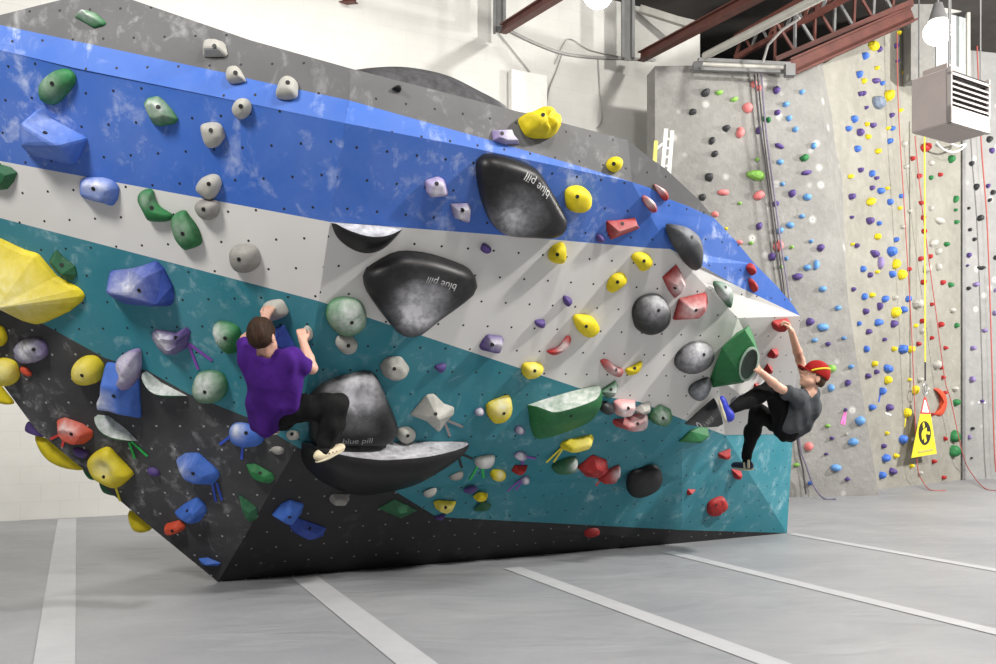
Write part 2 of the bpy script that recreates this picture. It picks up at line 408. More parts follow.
# floor seams (white tape laid over the joints of the mats)
def seam(p,q,w,nm='floor_seam_tape'):
    a,b=ground(*p),ground(*q); d=(b-a).normalized(); s=Vector((-d.y,d.x,0))*w/2
    segs=14; V=[];Fc=[]
    for i in range(segs+1):
        c=a.lerp(b,i/segs); V+=[c-s+Vector((0,0,.004)),c+s+Vector((0,0,.004))]
        if i: k=2*i; Fc.append((k-2,k-1,k+1,k))
    return mesh(nm,V,Fc,M_SEAM)
SE=[((67,519),(52,690),.19,'white seam tape on the floor mats at the far left'),
    ((303,576),(450,690),.19,'white seam tape starting under the front corner of the bouldering wall'),
    ((512,568),(850,692),.15,'white seam tape on the floor from the middle of the bouldering wall'),
    ((668,552),(1060,648),.13,'white seam tape on the floor from the right part of the bouldering wall'),
    ((792,534),(1100,589),.12,'white seam tape on the floor starting at the right corner of the bouldering wall')]
for p,q,w,l in SE: tag(seam(p,q,w),l,'floor tape',kind='thing')
tag(seam((-60,518.5),(58,516.5),.06),'thin pale tape line along the foot of the back wall','floor tape',kind='thing')
# ------------------------------------------------------------------ climbing holds on the bouldering wall
from mathutils.bvhtree import BVHTree
FR={'a':(0,0,3.976),'b':(250,0,3.976),'c':(0,150,3.976),'d':(250,150,3.976),'e':(0,300,3.976),'f':(250,300,3.976),'g':(0,450,3.976),'h':(250,450,3.976),
    'i':(450,0,3.976),'l':(450,150,4.955),'m':(640,150,4.955),'n':(450,280,4.955),'o':(640,280,4.955),'p':(450,400,4.955),'q':(640,400,4.955),'x':(0,0,1.0)}
def P2(fr,s):
    ox,oy,k=FR[fr]; return [(ox+float(a)/k,oy+float(b)/k) for a,b in (t.split(',') for t in s.split())]
def catmull(P,n=4):
    out=[]; m=len(P)
    for i in range(m):
        a,b,c,d=(np.array(P[(i+j-1)%m]) for j in range(4))
        for k in range(n):
            t=k/n; out.append(tuple(.5*((2*b)+(-a+c)*t+(2*a-5*b+4*c-d)*t*t+(-a+3*b-3*c+d)*t**3)))
    return out
def resample(P,n,closed=False):
    P=[np.array(p,float) for p in P]
    if closed: P=P+[P[0]]
    d=[0]
    for a,b in zip(P,P[1:]): d.append(d[-1]+np.linalg.norm(b-a))
    out=[]
    for i in range(n):
        t=d[-1]*i/(n if closed else n-1); j=0
        while j<len(d)-2 and d[j+1]<t: j+=1
        q=(t-d[j])/max(1e-9,d[j+1]-d[j]); out.append(P[j]*(1-q)+P[j+1]*q)
    return out
HOLDS=[]
def setchalk(o,vals):
    a=o.data.attributes.new('chalk','FLOAT','POINT'); a.data.foreach_set('value',vals)
def surf_frame(pl,c):
    n=pnormal(pl); u=Vector((0,0,1)).cross(n); u=-u if u.x<0 else u; u.normalize(); v=n.cross(u); v=-v if v.z<0 else v
    return n,u,v
def tri_bvh(V,Fc): return BVHTree.FromPolygons([tuple(v) for v in V],[tuple(f) for f in Fc],epsilon=0)
def tapes_on(o,C,pl,segs,col,w=.018):
    n=pnormal(pl)
    for a,b in segs:
        p=on(pl,*a)-C+n*.004; q=on(pl,*b)-C+n*.004; d=(q-p).normalized(); s=n.cross(d)*w/2
        m=MB(); m.hexa([p-s,p+s,q+s,q-s,p-s+n*.003,p+s+n*.003,q+s+n*.003,q-s+n*.003]); m.build('tape_strip',TM[col],o)
def bolt_on(o,C,pl,V,Fc,b,mat=None,r=.0125):
    n=pnormal(pl); B=on(pl,*b)-C; bv=tri_bvh(V,Fc)
    view=(C+B-Vector((0,0,H))).normalized()
    hit=bv.ray_cast((B-view*1.2),view,3.0)
    if hit[0] is None: return
    p,nn=hit[0],hit[1]
    if nn.dot(n)<0: nn=-nn
    u=nn.orthogonal().normalized(); w=nn.cross(u); m=MB(); k=10
    ring=[p+(u*math.cos(2*math.pi*i/k)+w*math.sin(2*math.pi*i/k))*r for i in range(k)]
    m.add([q+nn*.0025 for q in ring]+[q-nn*.012 for q in ring],[tuple(range(k)),tuple(range(2*k-1,k-1,-1))]+[(i,(i+1)%k,(i+1)%k+k,i+k) for i in range(k)])
    m.build('bolt_hole',mat or M_BOLT,o)
def Hd(label,col,fr,s,h,style='dome',apex=None,chalk=None,cr=.6,bolt=None,top=.35,dish=0,ridge=None,tape=None,name='climbing_hold',pl=None,mat=None,
       rough=0,prof=(1.,1.),bevel=.006,cat='climbing hold',group='climbing holds on the bouldering wall',cv=1.0,lift=.003,boltr=.0125):
    h*=.85
    pts=P2(fr,s); ox,oy,k=FR[fr]; conv=lambda q:(ox+q[0]/k,oy+q[1]/k)
    cx=sum(p[0] for p in pts)/len(pts); cy=sum(p[1] for p in pts)/len(pts)
    if pl is None: pl=facet_at(cx,cy) or facet_at(cx+4,cy-4) or F1
    C=on(pl,cx,cy); n,u,v=surf_frame(pl,C)
    to2=lambda q:(lambda w:((w-C).dot(u),(w-C).dot(v)))(on(pl,*q))
    poly=[to2(p) for p in pts]
    ap=to2(conv(apex)) if apex else (0,0)
    ck=to2(conv(chalk)) if chalk else None
    size=max(max(abs(q[0]),abs(q[1])) for q in poly)
    V=[];Fc=[];hs=[]
    if style=='dome':
        O=resample(catmull(poly,4),36,True); R=9
        for r in range(R):
            th=r/R*math.pi/2; sc=math.cos(th)**prof[0]; z=math.sin(th)**prof[1]
            for q in O: V.append([ap[0]+(q[0]-ap[0])*sc,ap[1]+(q[1]-ap[1])*sc,h*z])
        V.append([ap[0],ap[1],h]); m=36
        for r in range(R-1):
            for i in range(m): a=r*m+i;b=r*m+(i+1)%m; Fc.append((a,b,b+m,a+m))
        for i in range(m): Fc.append(((R-1)*m+i,(R-1)*m+(i+1)%m,R*m))
    else:
        m=len(poly)
        for q in poly: V.append([q[0],q[1],0])
        for q in poly: V.append([ap[0]*.12+q[0]*.88 if 0 else q[0]*.985+ap[0]*.015,q[1]*.985+ap[1]*.015,h*.12])
        for i in range(m): Fc.append((i,(i+1)%m,(i+1)%m+m,i+m))
        if ridge:                      # explicit ridge points: each outline vertex joins its nearest ridge point
            rp=[to2(conv(q)) for q in P2('x',ridge)]; R0=len(V)
            for q in rp: V.append([q[0],q[1],h])
            near=[min(range(len(rp)),key=lambda j:(rp[j][0]-q[0])**2+(rp[j][1]-q[1])**2) for q in poly]
            for i in range(m):
                j=(i+1)%m; a,b=near[i],near[j]
                Fc.append((m+i,m+j,R0+b)) 
                if a!=b: Fc.append((m+i,R0+b,R0+a))
            if len(rp)==3: Fc.append((R0,R0+1,R0+2))
            if len(rp)==4: Fc.append((R0,R0+1,R0+2,R0+3))
        else:
            for q in poly: V.append([ap[0]+(q[0]-ap[0])*top,ap[1]+(q[1]-ap[1])*top,h])
            for i in range(m): Fc.append((m+i,m+(i+1)%m,2*m+(i+1)%m,2*m+i))
            Fc.append(tuple(range(2*m,3*m)))
    if dish and ck:
        rr=size*cr*.8
        for q in V:
            if q[2]>0: q[2]-=dish*h*math.exp(-((q[0]-ck[0])**2+(q[1]-ck[1])**2)/rr**2)*min(1,q[2]/h*1.5)
    if rough:
        rs=random.Random(len(label))
        ph=[rs.uniform(0,6) for _ in range(6)]
        for q in V:
            if q[2]>h*.1: q[2]+=rough*(math.sin(q[0]/size*7+ph[0])*math.sin(q[1]/size*6+ph[1])+.5*math.sin(q[0]/size*15+q[1]/size*9+ph[2]))
    W=[u*q[0]+v*q[1]+n*(q[2]-.0+lift) for q in V]
    # hidden skirt sunk a little so the piece sits tight on the panel
    o=mesh(name,W,Fc,mat or HM[col],None,style=='dome'); o.location=C
    bm=bmesh.new(); bm.from_mesh(o.data); bmesh.ops.recalc_face_normals(bm,faces=bm.faces); bm.to_mesh(o.data); bm.free()
    if style!='dome' and bevel and not chalk: 
        md=o.modifiers.new('bevel','BEVEL'); md.width=bevel; md.segments=2; md.limit_method='ANGLE'
    elif style!='dome':
        md=o.modifiers.new('bevel','BEVEL'); md.width=bevel; md.segments=2; md.limit_method='ANGLE'
    if ck:
        rr=size*cr; vals=[cv*math.exp(-((q[0]-ck[0])**2+(q[1]-ck[1])**2)/rr**2)*(1 if q[2]>h*.3 else .35) for q in V]
        if style!='dome' : vals=[min(1,x*1.3) for x in vals]
        setchalk(o,vals)
    tag(o,label,cat,group)
    if bolt: bolt_on(o,C,pl,W,Fc,conv(bolt),r=boltr)
    if tape: tapes_on(o,C,pl,[(conv(a),conv(b)) for a,b in tape[1:]],tape[0])
    o['_f']=0; del o['_f']
    HOLDS.append((o,C,pl,W,Fc)); return o
def ledge(label,col,fr,top_s,bot_s,depth,lip=.3,name='climbing_hold',pl=None,tape=None,bolt=None,chalk=1,mat=None,bulge=.5,cat='climbing hold',group='climbing holds on the bouldering wall',N_=17,flatpow=.5):
    T=resample(P2(fr,top_s),N_); B=resample(catmull_open(P2(fr,bot_s)),N_)
    cx=sum(p[0] for p in T+B)/(2*N_); cy=sum(p[1] for p in T+B)/(2*N_)
    if pl is None: pl=facet_at(cx,cy) or F1
    C=on(pl,cx,cy); n=pnormal(pl); out=Vector((n.x,n.y,0)).normalized(); ox,oy,k=FR[fr]; conv=lambda q:(ox+q[0]/k,oy+q[1]/k)
    V=[];ch=[];Fc=[]; ns=7
    for i in range(N_):
        t=i/(N_-1); a=on(pl,*T[i])-C+n*.003; b=on(pl,*B[i])-C+n*.003; d=depth*max(0,1-(2*t-1)**2)**flatpow
        L=a.lerp(b,lip)+out*d
        row=[(a,chalk),(a.lerp(L,.5)-Vector((0,0,d*.08)),chalk),(L,chalk),(L.copy(),.05)]
        for j in range(1,ns+1):
            s=j/ns; q=L.lerp(b,s)+out*d*bulge*math.sin(math.pi*s)*.6; row.append((q,.0))
        V+=[r[0] for r in row]; ch+=[r[1] for r in row]; m=len(row)
    for i in range(N_-1):
        for j in range(m-1):
            if j==2: continue
            a=i*m+j; Fc.append((a,a+1,a+m+1,a+m))
    o=mesh(name,V,Fc,mat or HM[col],None,True); o.location=C
    bm=bmesh.new(); bm.from_mesh(o.data)
    for f in bm.faces:
        f.normal_update()
        if f.normal.dot(n)<0 and False: f.normal_flip()
    bm.to_mesh(o.data); bm.free()
    setchalk(o,ch); tag(o,label,cat,group)
    if bolt: bolt_on(o,C,pl,V,Fc,conv(bolt))
    if tape: tapes_on(o,C,pl,[(conv(a),conv(b)) for a,b in tape[1:]],tape[0])
    HOLDS.append((o,C,pl,V,Fc)); return o
def catmull_open(P,n=6):
    P=[P[0]]+list(P)+[P[-1]]; out=[]
    for i in range(1,len(P)-2):
        a,b,c,d=(np.array(P[i+j-1]) for j in range(4))
        for k in range(n):
            t=k/n; out.append(tuple(.5*((2*b)+(-a+c)*t+(2*a-5*b+4*c-d)*t*t+(-a+3*b-3*c+d)*t**3)))
    out.append(P[-1]); return out
def lettering(idx,txt,p0,p1,col=(.5,.5,.5),flip=True,size=None,mname='printed_lettering',part='lettering'):
    """text laid on the surface of a piece, running from picture point p0 to p1 (reading direction)"""
    o,C,pl,V,Fc=idx; n,u,v=surf_frame(pl,C)
    a=on(pl,*p0)-C; b=on(pl,*p1)-C; L=(b-a).length; d=(b-a).normalized(); up=n.cross(d)
    cu=bpy.data.curves.new('txt','FONT'); cu.body=txt; cu.size=1; to=bpy.data.objects.new('txt',cu); COL.objects.link(to)
    dg=bpy.context.evaluated_depsgraph_get(); me=bpy.data.meshes.new_from_object(to.evaluated_get(dg)); bpy.data.objects.remove(to)
    xs=[q.co.x for q in me.vertices]; k=L/(max(xs)-min(xs)); x0=min(xs); bv=tri_bvh(V,Fc)
    bm=bmesh.new(); bm.from_mesh(me); bmesh.ops.triangulate(bm,faces=bm.faces); bmesh.ops.subdivide_edges(bm,edges=bm.edges,cuts=1)
    for q in bm.verts:
        w=a+d*(q.co.x-x0)*k+up*(q.co.y-.25)*k
        hit=bv.ray_cast(w+n*1,-n,2)
        q.co=(hit[0] if hit[0] is not None else w)+n*.0025
    bm.to_mesh(me); bm.free(); me.name=part
    m=bpy.data.materials.get(mname) or simple(mname,col,.6,.05)
    t=link(part,me,m,o); return t

W_='white'; D=Hd
# --- grey and blue bands, left
D('green ledge hold high on the grey band at the top left','green','a','298,70 315,50 350,43 385,55 425,92 415,103 375,113 345,95',.07,'facet',ridge='345,62 365,80',bevel=.012,chalk=(352,65),cr=.4)
D('rounded green hold on the blue band above the blue corner scoop','green','a','160,360 170,325 205,290 245,273 285,278 305,310 290,350 260,385 235,410 205,417 170,400',.075,bolt=(207,332),apex=(215,345),chalk=(215,335),cr=.5,cv=.4)
D('chalked green hold on the blue band with flat lower end','green','a','573,410 590,388 630,381 655,400 690,440 712,475 695,492 640,502 612,495 590,450',.075,'facet',top=.5,apex=(628,425),bolt=(629,425),chalk=(640,415),cr=.7,bevel=.015,cv=.7)
D('trapezoid white hold on the grey band, topmost of the white holds','white','a','808,200 815,172 840,165 885,166 897,178 908,220 895,227 810,229',.07,'facet',top=.6,bolt=(852,183),bevel=.012,apex=(852,195))
D('small white hold just under the grey band, below the trapezoid one','white','a','903,295 912,275 935,268 955,275 978,318 970,328 920,334 903,318',.06,bolt=(936,289),prof=(.8,1))
D('round white hold in the blue band below the smaller white one','white','x','233,108 237,100 243,98 249,100 252,106 250,114 243,119 236,116',.06,bolt=(240.8,106.3),prof=(.8,1))
D('white tapered hold on the blue band left of the lower green holds, pointing down','white','a','802,505 812,490 850,485 880,495 897,535 890,555 870,580 835,587 815,560',.065,bolt=(838,518),prof=(.8,1))
D('large scooped blue volume on the blue band, same blue as the paint','wblue','a','82,530 100,480 165,425 205,470 352,548 330,600 300,655 150,622 95,585',.19,'facet',ridge='160,475 300,560 165,560',chalk=(220,505),cr=.35,bevel=.02,bolt=(179,528),name='climbing_volume',cv=.8)
D('white thumb shaped hold on the edge of the grey and blue bands','white','b','107,375 120,335 140,312 165,310 190,330 192,365 185,390 150,398 110,392',.075,bolt=(150,328),prof=(.8,1))
D('small black hold on the grey band under the dark dome','black','x','392,89 395,86.5 399,86.5 401,89 400,92 397,92',.04)
# --- white band, left
D('green hold cut off by the left edge of the white band','dgreen','x','-14,170 -4,163 4,165 11,167 18,172.5 14,182 8,189 0,190 -10,187',.06,'facet',top=.55,bevel=.012)
D('blue wide hold at the top of the white band with chalk on it','blue','c','320,165 322,115 345,107 410,108 455,120 478,150 470,195 450,224 420,212 370,200 325,187',.09,'facet',top=.6,apex=(400,150),bolt=(371,154),chalk=(400,130),cr=.55,bevel=.02)
D('green hooked hold touching the green oblong hold on the white band','green','c','553,190 562,165 590,153 612,160 617,190 640,225 685,253 688,270 665,283 605,282 590,265 575,235',.07,bolt=(603,230),apex=(605,235),prof=(.8,1),chalk=(595,195),cr=.35,cv=.4)
D('green oblong hold leaning right, lowest of the two on the white band','green','c','688,290 695,255 735,238 755,260 785,300 803,345 800,375 750,395 735,390 705,350',.085,bolt=(726,333),apex=(745,320),prof=(.7,1),chalk=(735,305),cr=.5,cv=.4)
D('pale hold crossing the border of the blue and white bands','white','c','783,155 800,115 840,95 870,100 882,125 880,145 860,185 835,195 815,185',.07,bolt=(830,135),prof=(.8,1))
D('grey hold directly under the pale hold on the band border','stone','c','780,225 795,200 840,195 870,205 875,235 862,265 830,277 800,262',.08,bolt=(809,236),prof=(.8,1))
D('round grey hold on the white band right of the green oblong hold','stone','c','920,430 922,395 950,377 985,375 1020,385 1035,420 1030,460 990,485 950,480 930,460',.10,bolt=(950,435),prof=(.8,1))
# --- teal band, left
D('small dark green faceted hold between the yellow star volume and the white band','dgreen','c','197,445 210,415 228,395 250,420 300,460 308,495 290,520 260,510 220,475',.07,'facet',ridge='230,440 265,480',bolt=(245,457),bevel=.008)
D('wide bright blue scoop hold on the teal band','dblue','c','440,478 520,470 570,458 625,438 655,470 690,540 695,590 685,618 600,620 510,612 445,580 438,530',.16,'facet',ridge='470,540 560,535 620,480 660,590',bolt=(553,558),chalk=(545,510),cr=.42,bevel=.02,name='climbing_hold')
D('big yellow star shaped volume at the left edge','yellow','c','-120,300 0,348 100,395 155,410 180,440 230,500 320,548 342,575 330,600 280,640 230,664 180,686 155,691 100,676 0,626 -120,590',.24,'facet',ridge='60,585',top=.2,chalk=(60,530),cr=.4,bevel=.02,name='climbing_volume',cv=.8)
D('chalky purple fan shaped hold with purple tape tails on the teal band','purple','e','598,130 620,115 700,128 745,105 760,125 745,190 700,215 660,215 630,185 605,150',.08,'facet',top=.45,apex=(700,155),rough=.016,chalk=(640,150),cr=.6,bolt=(700,150),tape=('purple',((752,172),(845,240)),((752,180),(790,275))),bevel=.012)
D('green egg hold with chalk, left of the boy in purple','green','e','855,110 865,85 900,83 950,105 958,150 950,195 930,210 905,200 875,160',.11,bolt=(895,152),apex=(905,145),chalk=(880,120),cr=.55,prof=(.8,1))
D('chalk covered round green hold below the green egg hold','green','e','772,340 790,290 840,278 890,292 907,340 895,380 860,402 810,400 780,375',.12,bolt=(814,366),chalk=(830,320),cr=.8,prof=(.75,1),dish=.15)
D('large green ball hold with chalky face right of the boy in purple','green','f','300,60 310,15 350,-12 400,-12 440,5 460,45 455,95 420,125 370,135 325,110',.13,bolt=(405,90),chalk=(385,40),cr=.8,prof=(.7,1),dish=.1)
D('white ball hold right under the green ball hold','white','f','340,175 350,140 395,135 425,165 415,200 375,210',.075,bolt=(391,182),prof=(.8,1))
D('angular white hold on the teal band above the black pillow volume','white','f','513,260 540,225 600,222 635,270 620,305 570,320 530,300',.085,'facet',top=.6,bolt=(574,274),bevel=.018)
D('white four pointed star hold with grey tape tails','white','f','635,455 700,375 730,370 770,410 812,425 810,450 780,480 750,525 700,480',.13,'facet',ridge='728,440',bolt=(738,453),tape=('grey',((778,475),(845,503)),((772,482),(795,540))),bevel=.015)
D('tiny purple hold on the teal band above the white star hold','purple','f','732,262 775,250 775,270 755,287',.04)
D('small white hold at the lower right of the black pillow volume','white','f','582,540 590,510 625,502 655,520 650,550 610,565',.07,bolt=(627,540),prof=(.8,1))
D('white hold gripped by the left hand of the boy in purple','white','x','262,312 266,302 281,299 287,306 288,314 275,320 266,318',.07)
D('small white hold gripped by the right hand of the boy in purple','white','x','302,331 307,325 312,329 313,337 308,341 303,339',.06)
D('blue wedge hold partly hidden behind the head of the boy in purple','dblue','x','262,340 277,327 284,324 296,346 299,354 270,356',.10,'facet',ridge='280,340',bevel=.01)
D('white hold below the hips of the boy in purple','white','x','287,432 292,430 299,432 299,438 292,439 288,436',.05,bolt=(292,434))
D('blue slab hold under the purple shirt with blue tape tails','blue','x','230,431 233,424 241,422 253,425 263,433 262,443 248,446 234,442',.08,bolt=(246,433),prof=(.7,1),chalk=(240,427),cr=.4,tape=('blue',((232,435),(220,444)),((243,446),(242,459))))
# --- charcoal area, left
D('purple ridged shell hold at the far left of the charcoal area','purple','e','63,205 75,170 105,150 150,148 185,170 193,215 160,240 110,250 75,235',.08,rough=.012,chalk=(120,190),cr=.8,bolt=(133,197))
D('thin orange chip hold below the purple shell hold','orange','e','82,270 100,262 128,290 120,303 95,290',.03)
D('yellow ball hold in the charcoal area left of the blue block','yellow','e','298,275 310,240 345,220 385,222 415,255 418,290 400,320 350,332 310,315',.13,bolt=(326,300),chalk=(355,265),cr=.6,cv=.5,prof=(.8,1))
D('yellow ball hold at the left edge over the charcoal area','yellow','e','-20,270 0,232 30,230 65,245 80,285 75,315 50,335 10,335 -20,310',.11,chalk=(40,270),cr=.6,cv=.6)
D('small yellow hold at the left edge between the star volume and the yellow ball','yellow','x','-12,330 -10,322 0,325 4,327 8,337 5,344 0,346 -10,345',.07)
D('big blue block hold with a chalky belly on the charcoal area','blue','e','425,245 500,252 555,270 560,400 565,468 480,440 400,432 398,385 420,340',.15,'facet',top=.5,apex=(460,375),bolt=(452,382),chalk=(440,375),cr=.35,bevel=.025)
D('chalky purple crescent hold overlapping the blue block','lilac','e','490,215 555,190 565,230 560,300 525,350 495,335 512,280 500,250',.17,'dome',prof=(.9,.8),rough=.008,chalk=(530,240),cr=.9,cv=.8)
ledge('pale green crescent ledge between the purple fan and the blue block','dgreen','e','583,280 640,325 745,380','583,280 595,325 650,385 745,380',.11,lip=.75,chalk=1)
ledge('pale green crescent ledge with green tape tails on the charcoal area','green','e','390,455 430,458 500,510 550,560','390,455 420,520 470,556 550,560',.11,lip=.7,chalk=1,tape=('green',((515,565),(538,630)),((525,562),(588,620))))
D('red striped ledge hold with red tape tails','orange','e','230,475 260,465 330,490 372,520 370,545 340,570 300,568 255,545 238,510',.10,'facet',top=.6,apex=(305,520),rough=.008,chalk=(290,480),cr=.45,bolt=(283,533),tape=('red',((242,532),(202,552)),((258,545),(248,583))),bevel=.012)
D('small flat purple hold below the red striped ledge','purple','e','293,590 320,588 355,605 345,625 310,618',.04)
D('yellow donut hold with a dark hollow and a yellow tape tail','yellow','g','355,45 370,15 410,-10 440,-12 470,20 530,85 525,105 475,145 425,130 380,100',.11,bolt=(412,107),prof=(.7,1),dish=.55,chalk=(430,55),cr=.45,cv=.8,tape=('yellow',((460,140),(479,202))))
D('large blue hold with two blue tape tails, upper of the lower left blues','blue','g','700,35 740,10 790,8 870,80 878,100 850,135 800,130 735,100',.13,'facet',top=.5,bolt=(767,94),chalk=(730,35),cr=.35,apex=(790,70),bevel=.025,tape=('blue',((845,130),(860,205)),((862,128),(884,198))))
D('tiny purple hold between the yellow donut and the large blue hold','purple','g','587,75 610,67 635,85 630,102 600,95',.04)
D('faceted blue hold directly above the red orange hold','blue','g','695,245 730,215 785,185 815,210 825,240 800,280 760,292 705,262',.10,'facet',top=.4,apex=(775,245),bolt=(744,242),bevel=.015)
D('small red orange hold at the lower left of the charcoal area','orange','g','655,300 665,290 715,277 740,298 735,315 690,330 665,328',.07,'facet',top=.65,bolt=(685,322),bevel=.012)
D('flat blue sliver hold lowest on the wall near the floor corner','blue','g','790,430 826,426 880,448 870,458 820,458 800,448',.06,'facet',ridge='830,440')
D('green hold left of the charcoal crease, below the boy in purple','green','h','-15,55 20,52 90,90 100,115 80,132 40,120 0,95',.06,'facet',top=.5,bolt=(40,92),bevel=.012)
D('dark green hold on the charcoal crease at the lower left','dgreen','x','239,494 248,500 257,507 258,518 250,522 246,512',.07,'facet',top=.4,pl=F1)
D('blue hold on the undercut right of the crease, upper of two touching','blue','h','85,255 125,210 160,195 213,212 205,245 170,290 130,283',.09,'facet',top=.45,bolt=(158,267),bevel=.015,apex=(150,245))
D('deep blue hold touching the upper blue one on the undercut','dblue','h','155,300 190,268 303,308 290,340 235,350 165,318',.07,'facet',top=.5,bolt=(237,312),bevel=.012)
D('pale oblong hold under the big black shelf volume','stone','h','312,190 325,172 390,175 397,195 380,210 320,208',.06,'facet',top=.6,bevel=.015)
D('tiny chalked hold above the green hold on the charcoal crease','stone','x','271,449 276,446 284,448 283,453 277,454',.03)
D('flat dark green diamond hold at the edge of charcoal and teal','dgreen','h','508,230 575,193 665,238 600,270',.06,'facet',ridge='590,232')
# --- blue and white bands, centre
D('large yellow wrinkled knob hold on the top edge of the wall','yellow','i','270,475 310,455 350,440 385,447 410,470 422,500 405,545 360,552 310,547 285,520',.16,rough=.018,prof=(.7,.9),bolt=(370,456))
D('flat lilac square hold beside the yellow knob on the grey band','lilac','i','165,520 240,517 250,545 275,575 215,575 170,560',.05,'facet',top=.7,bolt=(207,530),chalk=(230,550),cr=.7)
D('purple square hold on the blue band, left of the black pillow volume','lilac','d','694,120 745,103 770,115 790,175 775,183 715,188 700,165',.06,'facet',top=.6,bolt=(742,133),chalk=(740,150),cr=.7,bevel=.012)
D('chalked lilac square hold below the purple square hold','lilac','d','795,212 865,210 877,225 872,285 860,288 810,268',.06,'facet',top=.6,bolt=(845,240),chalk=(830,230),cr=.9,bevel=.012)
D('round yellow hold on the blue band right of the black pillow volume','yellow','l','567,220 575,190 610,175 650,178 685,205 693,245 680,285 640,305 600,300 575,280',.10,bolt=(631,231),prof=(.6,1))
D('small yellow ball hold on the grey band right of the knob','yellow','l','772,75 785,45 815,38 843,60 840,95 815,112 785,100',.08,bolt=(811,68))
D('tiny purple hold at the top of the white band under the pillow volume','purple','l','150,490 165,460 200,480 195,500 170,508',.06)
D('tiny purple hold on the blue band below the red wedge','purple','l','720,430 735,413 760,430 757,452 730,453',.05)
D('yellow hold at the top of the white band casting a long shadow','yellow','l','485,530 492,490 520,465 555,455 565,480 563,530 545,555 500,550',.10,bolt=(532,518),prof=(.8,1))
D('long red wedge hold on the right end of the blue band','red','l','773,350 820,348 915,335 925,365 938,385 795,443 775,400',.08,'facet',ridge='815,385 905,355',bolt=(854,365),chalk=(860,370),cr=.5,cv=.45,bevel=.006)
D('yellow hold on the white band nearest the black oval','yellow','x','630.6,257 636,252 645,252.6 651,258 650,265 641,270.5 637,266',.08,bolt=(644,261))
D('long yellow hold tilting down left, below the yellow hold near the black oval','yellow','x','606,287 609,278 614,273.5 621,272 625.5,276 625.5,281 620,286 611,292',.07,bolt=(617.5,282))
D('tiny purple hold on the white band, upper of a close pair','purple','n','558,90 565,75 598,90 597,110 578,127 562,110',.06)
D('tiny purple hold on the white band, lower of a close pair','purple','n','417,205 430,195 465,195 468,215 460,233 430,228',.05)
D('square purple hold just above the teal border','purple','n','143,325 160,295 182,268 255,275 265,295 240,357 210,357 150,343',.08,'facet',top=.55,apex=(215,318),bolt=(211,322),chalk=(220,290),cr=.5,bevel=.015)
D('flattened yellow hold in the middle of the white area','yellow','n','608,180 625,168 695,175 733,220 730,250 700,275 665,275 630,245 612,210',.09,bolt=(675,230),prof=(.7,1))
D('thin red crescent hold in the middle of the white area','red','n','480,348 530,330 560,295 580,273 597,285 580,320 545,350 505,367 485,360',.07,chalk=(550,318),cr=.5,prof=(.9,1))
D('red bean hold beside the small yellow hold near the teal border','red','n','743,400 775,392 810,420 855,440 850,465 830,477 780,455',.06,chalk=(800,430),cr=.6,bolt=(823,445),cv=.7)
D('small slanted yellow hold right of the red bean hold','yellow','n','868,440 900,425 945,400 948,420 925,455 885,468 872,460',.05,bolt=(915,437))
D('yellow hold sitting on the border of white and teal','yellow','n','352,440 360,412 400,405 450,412 457,440 430,470 380,482 358,465',.08,bolt=(420,450),chalk=(400,425),cr=.5,cv=.5,prof=(.7,1))
D('yellow hold with chalk on the teal band left of the green wedge volume','yellow','x','485.5,408 488,402 505,395 510,397 511,410 505,419 494,422 488,416',.09,bolt=(504,413.5),chalk=(499,402),cr=.6,prof=(.75,1))
D('tiny purple hold left of the chalked yellow hold','purple','p','120,50 150,35 170,55 150,72 125,70',.05,chalk=(140,45),cr=.8)
D('tiny purple hold left of the green wedge volume, above the crease','purple','p','317,150 335,125 365,140 365,160 340,165',.05,chalk=(340,140),cr=.6)
D('dark green angular hold at the right tip of the green wedge volume','dgreen','x','598.5,391 615.5,380 617.5,387 613.5,396 607,397.8',.09,'facet',ridge='611,388',chalk=(608,387),cr=.5,bolt=(611,389.5))
D('dark grey ball hold wedged right of the green wedge volume','charcoal','x','599,405 602,401 608,401.5 613,405 613,410 606,413 600,410',.08)
D('pink chalked hold above the red rimmed crescent','pink','x','612.5,401 617.5,398.6 634.6,399 634,405 628,413 616,414.5 613,410',.10,'facet',top=.6,chalk=(622,405),cr=1.2,bolt=(628.5,408.6),bevel=.012)
D('chalky red rimmed crescent below the pink hold','red','p','800,108 805,90 870,85 960,40 975,60 965,105 930,130 860,137 815,125',.12,'facet',top=.6,apex=(910,95),chalk=(925,90),cr=.65,bolt=(930,117),bevel=.02)
D('pale wedge hold right of the pink hold','white','x','633,409 640,404 650,401.5 651,408 637,412.5',.08,'facet',top=.4)
D('translucent looking green hexagonal hold at the teal border','green','q','40,75 60,45 100,20 150,45 160,85 110,122 60,110 40,90',.11,'facet',top=.45,bolt=(115,90),chalk=(100,45),cr=.45,cv=.7,bevel=.006)
D('red oval hold on the upper right edge, higher of two','red','m','65,170 90,180 120,200 133,240 120,252 95,225',.05,chalk=(85,185),cr=.5)
D('red oval hold on the upper right edge, lower of two','red','m','10,225 30,230 60,260 75,300 60,310 30,280 12,250',.06,chalk=(35,250),cr=.6)
D('black elongated oval volume across the blue facet edge','charcoal','m','125,370 150,365 220,380 265,420 285,480 285,560 268,597 220,560 165,480 135,420',.13,prof=(.7,1),bolt=(257,432),chalk=(190,400),cr=.4,cv=.5,pl=F5,name='climbing_volume')
D('small red hold near the right edge of the blue facet','red','m','525,575 548,560 562,600 550,620 530,600',.06)
D('small red hold on the blue facet just above the cream border','red','x','748,281 750,278 755,284 756,290 753,292 750,288',.05)
D('red pentagon hold below the black elongated oval','red','x','662,277 676,264 680,271 684.7,281 684,286 679,293 674.5,298 668,290',.09,'facet',top=.4,chalk=(678,282),cr=.6,bolt=(675,288))
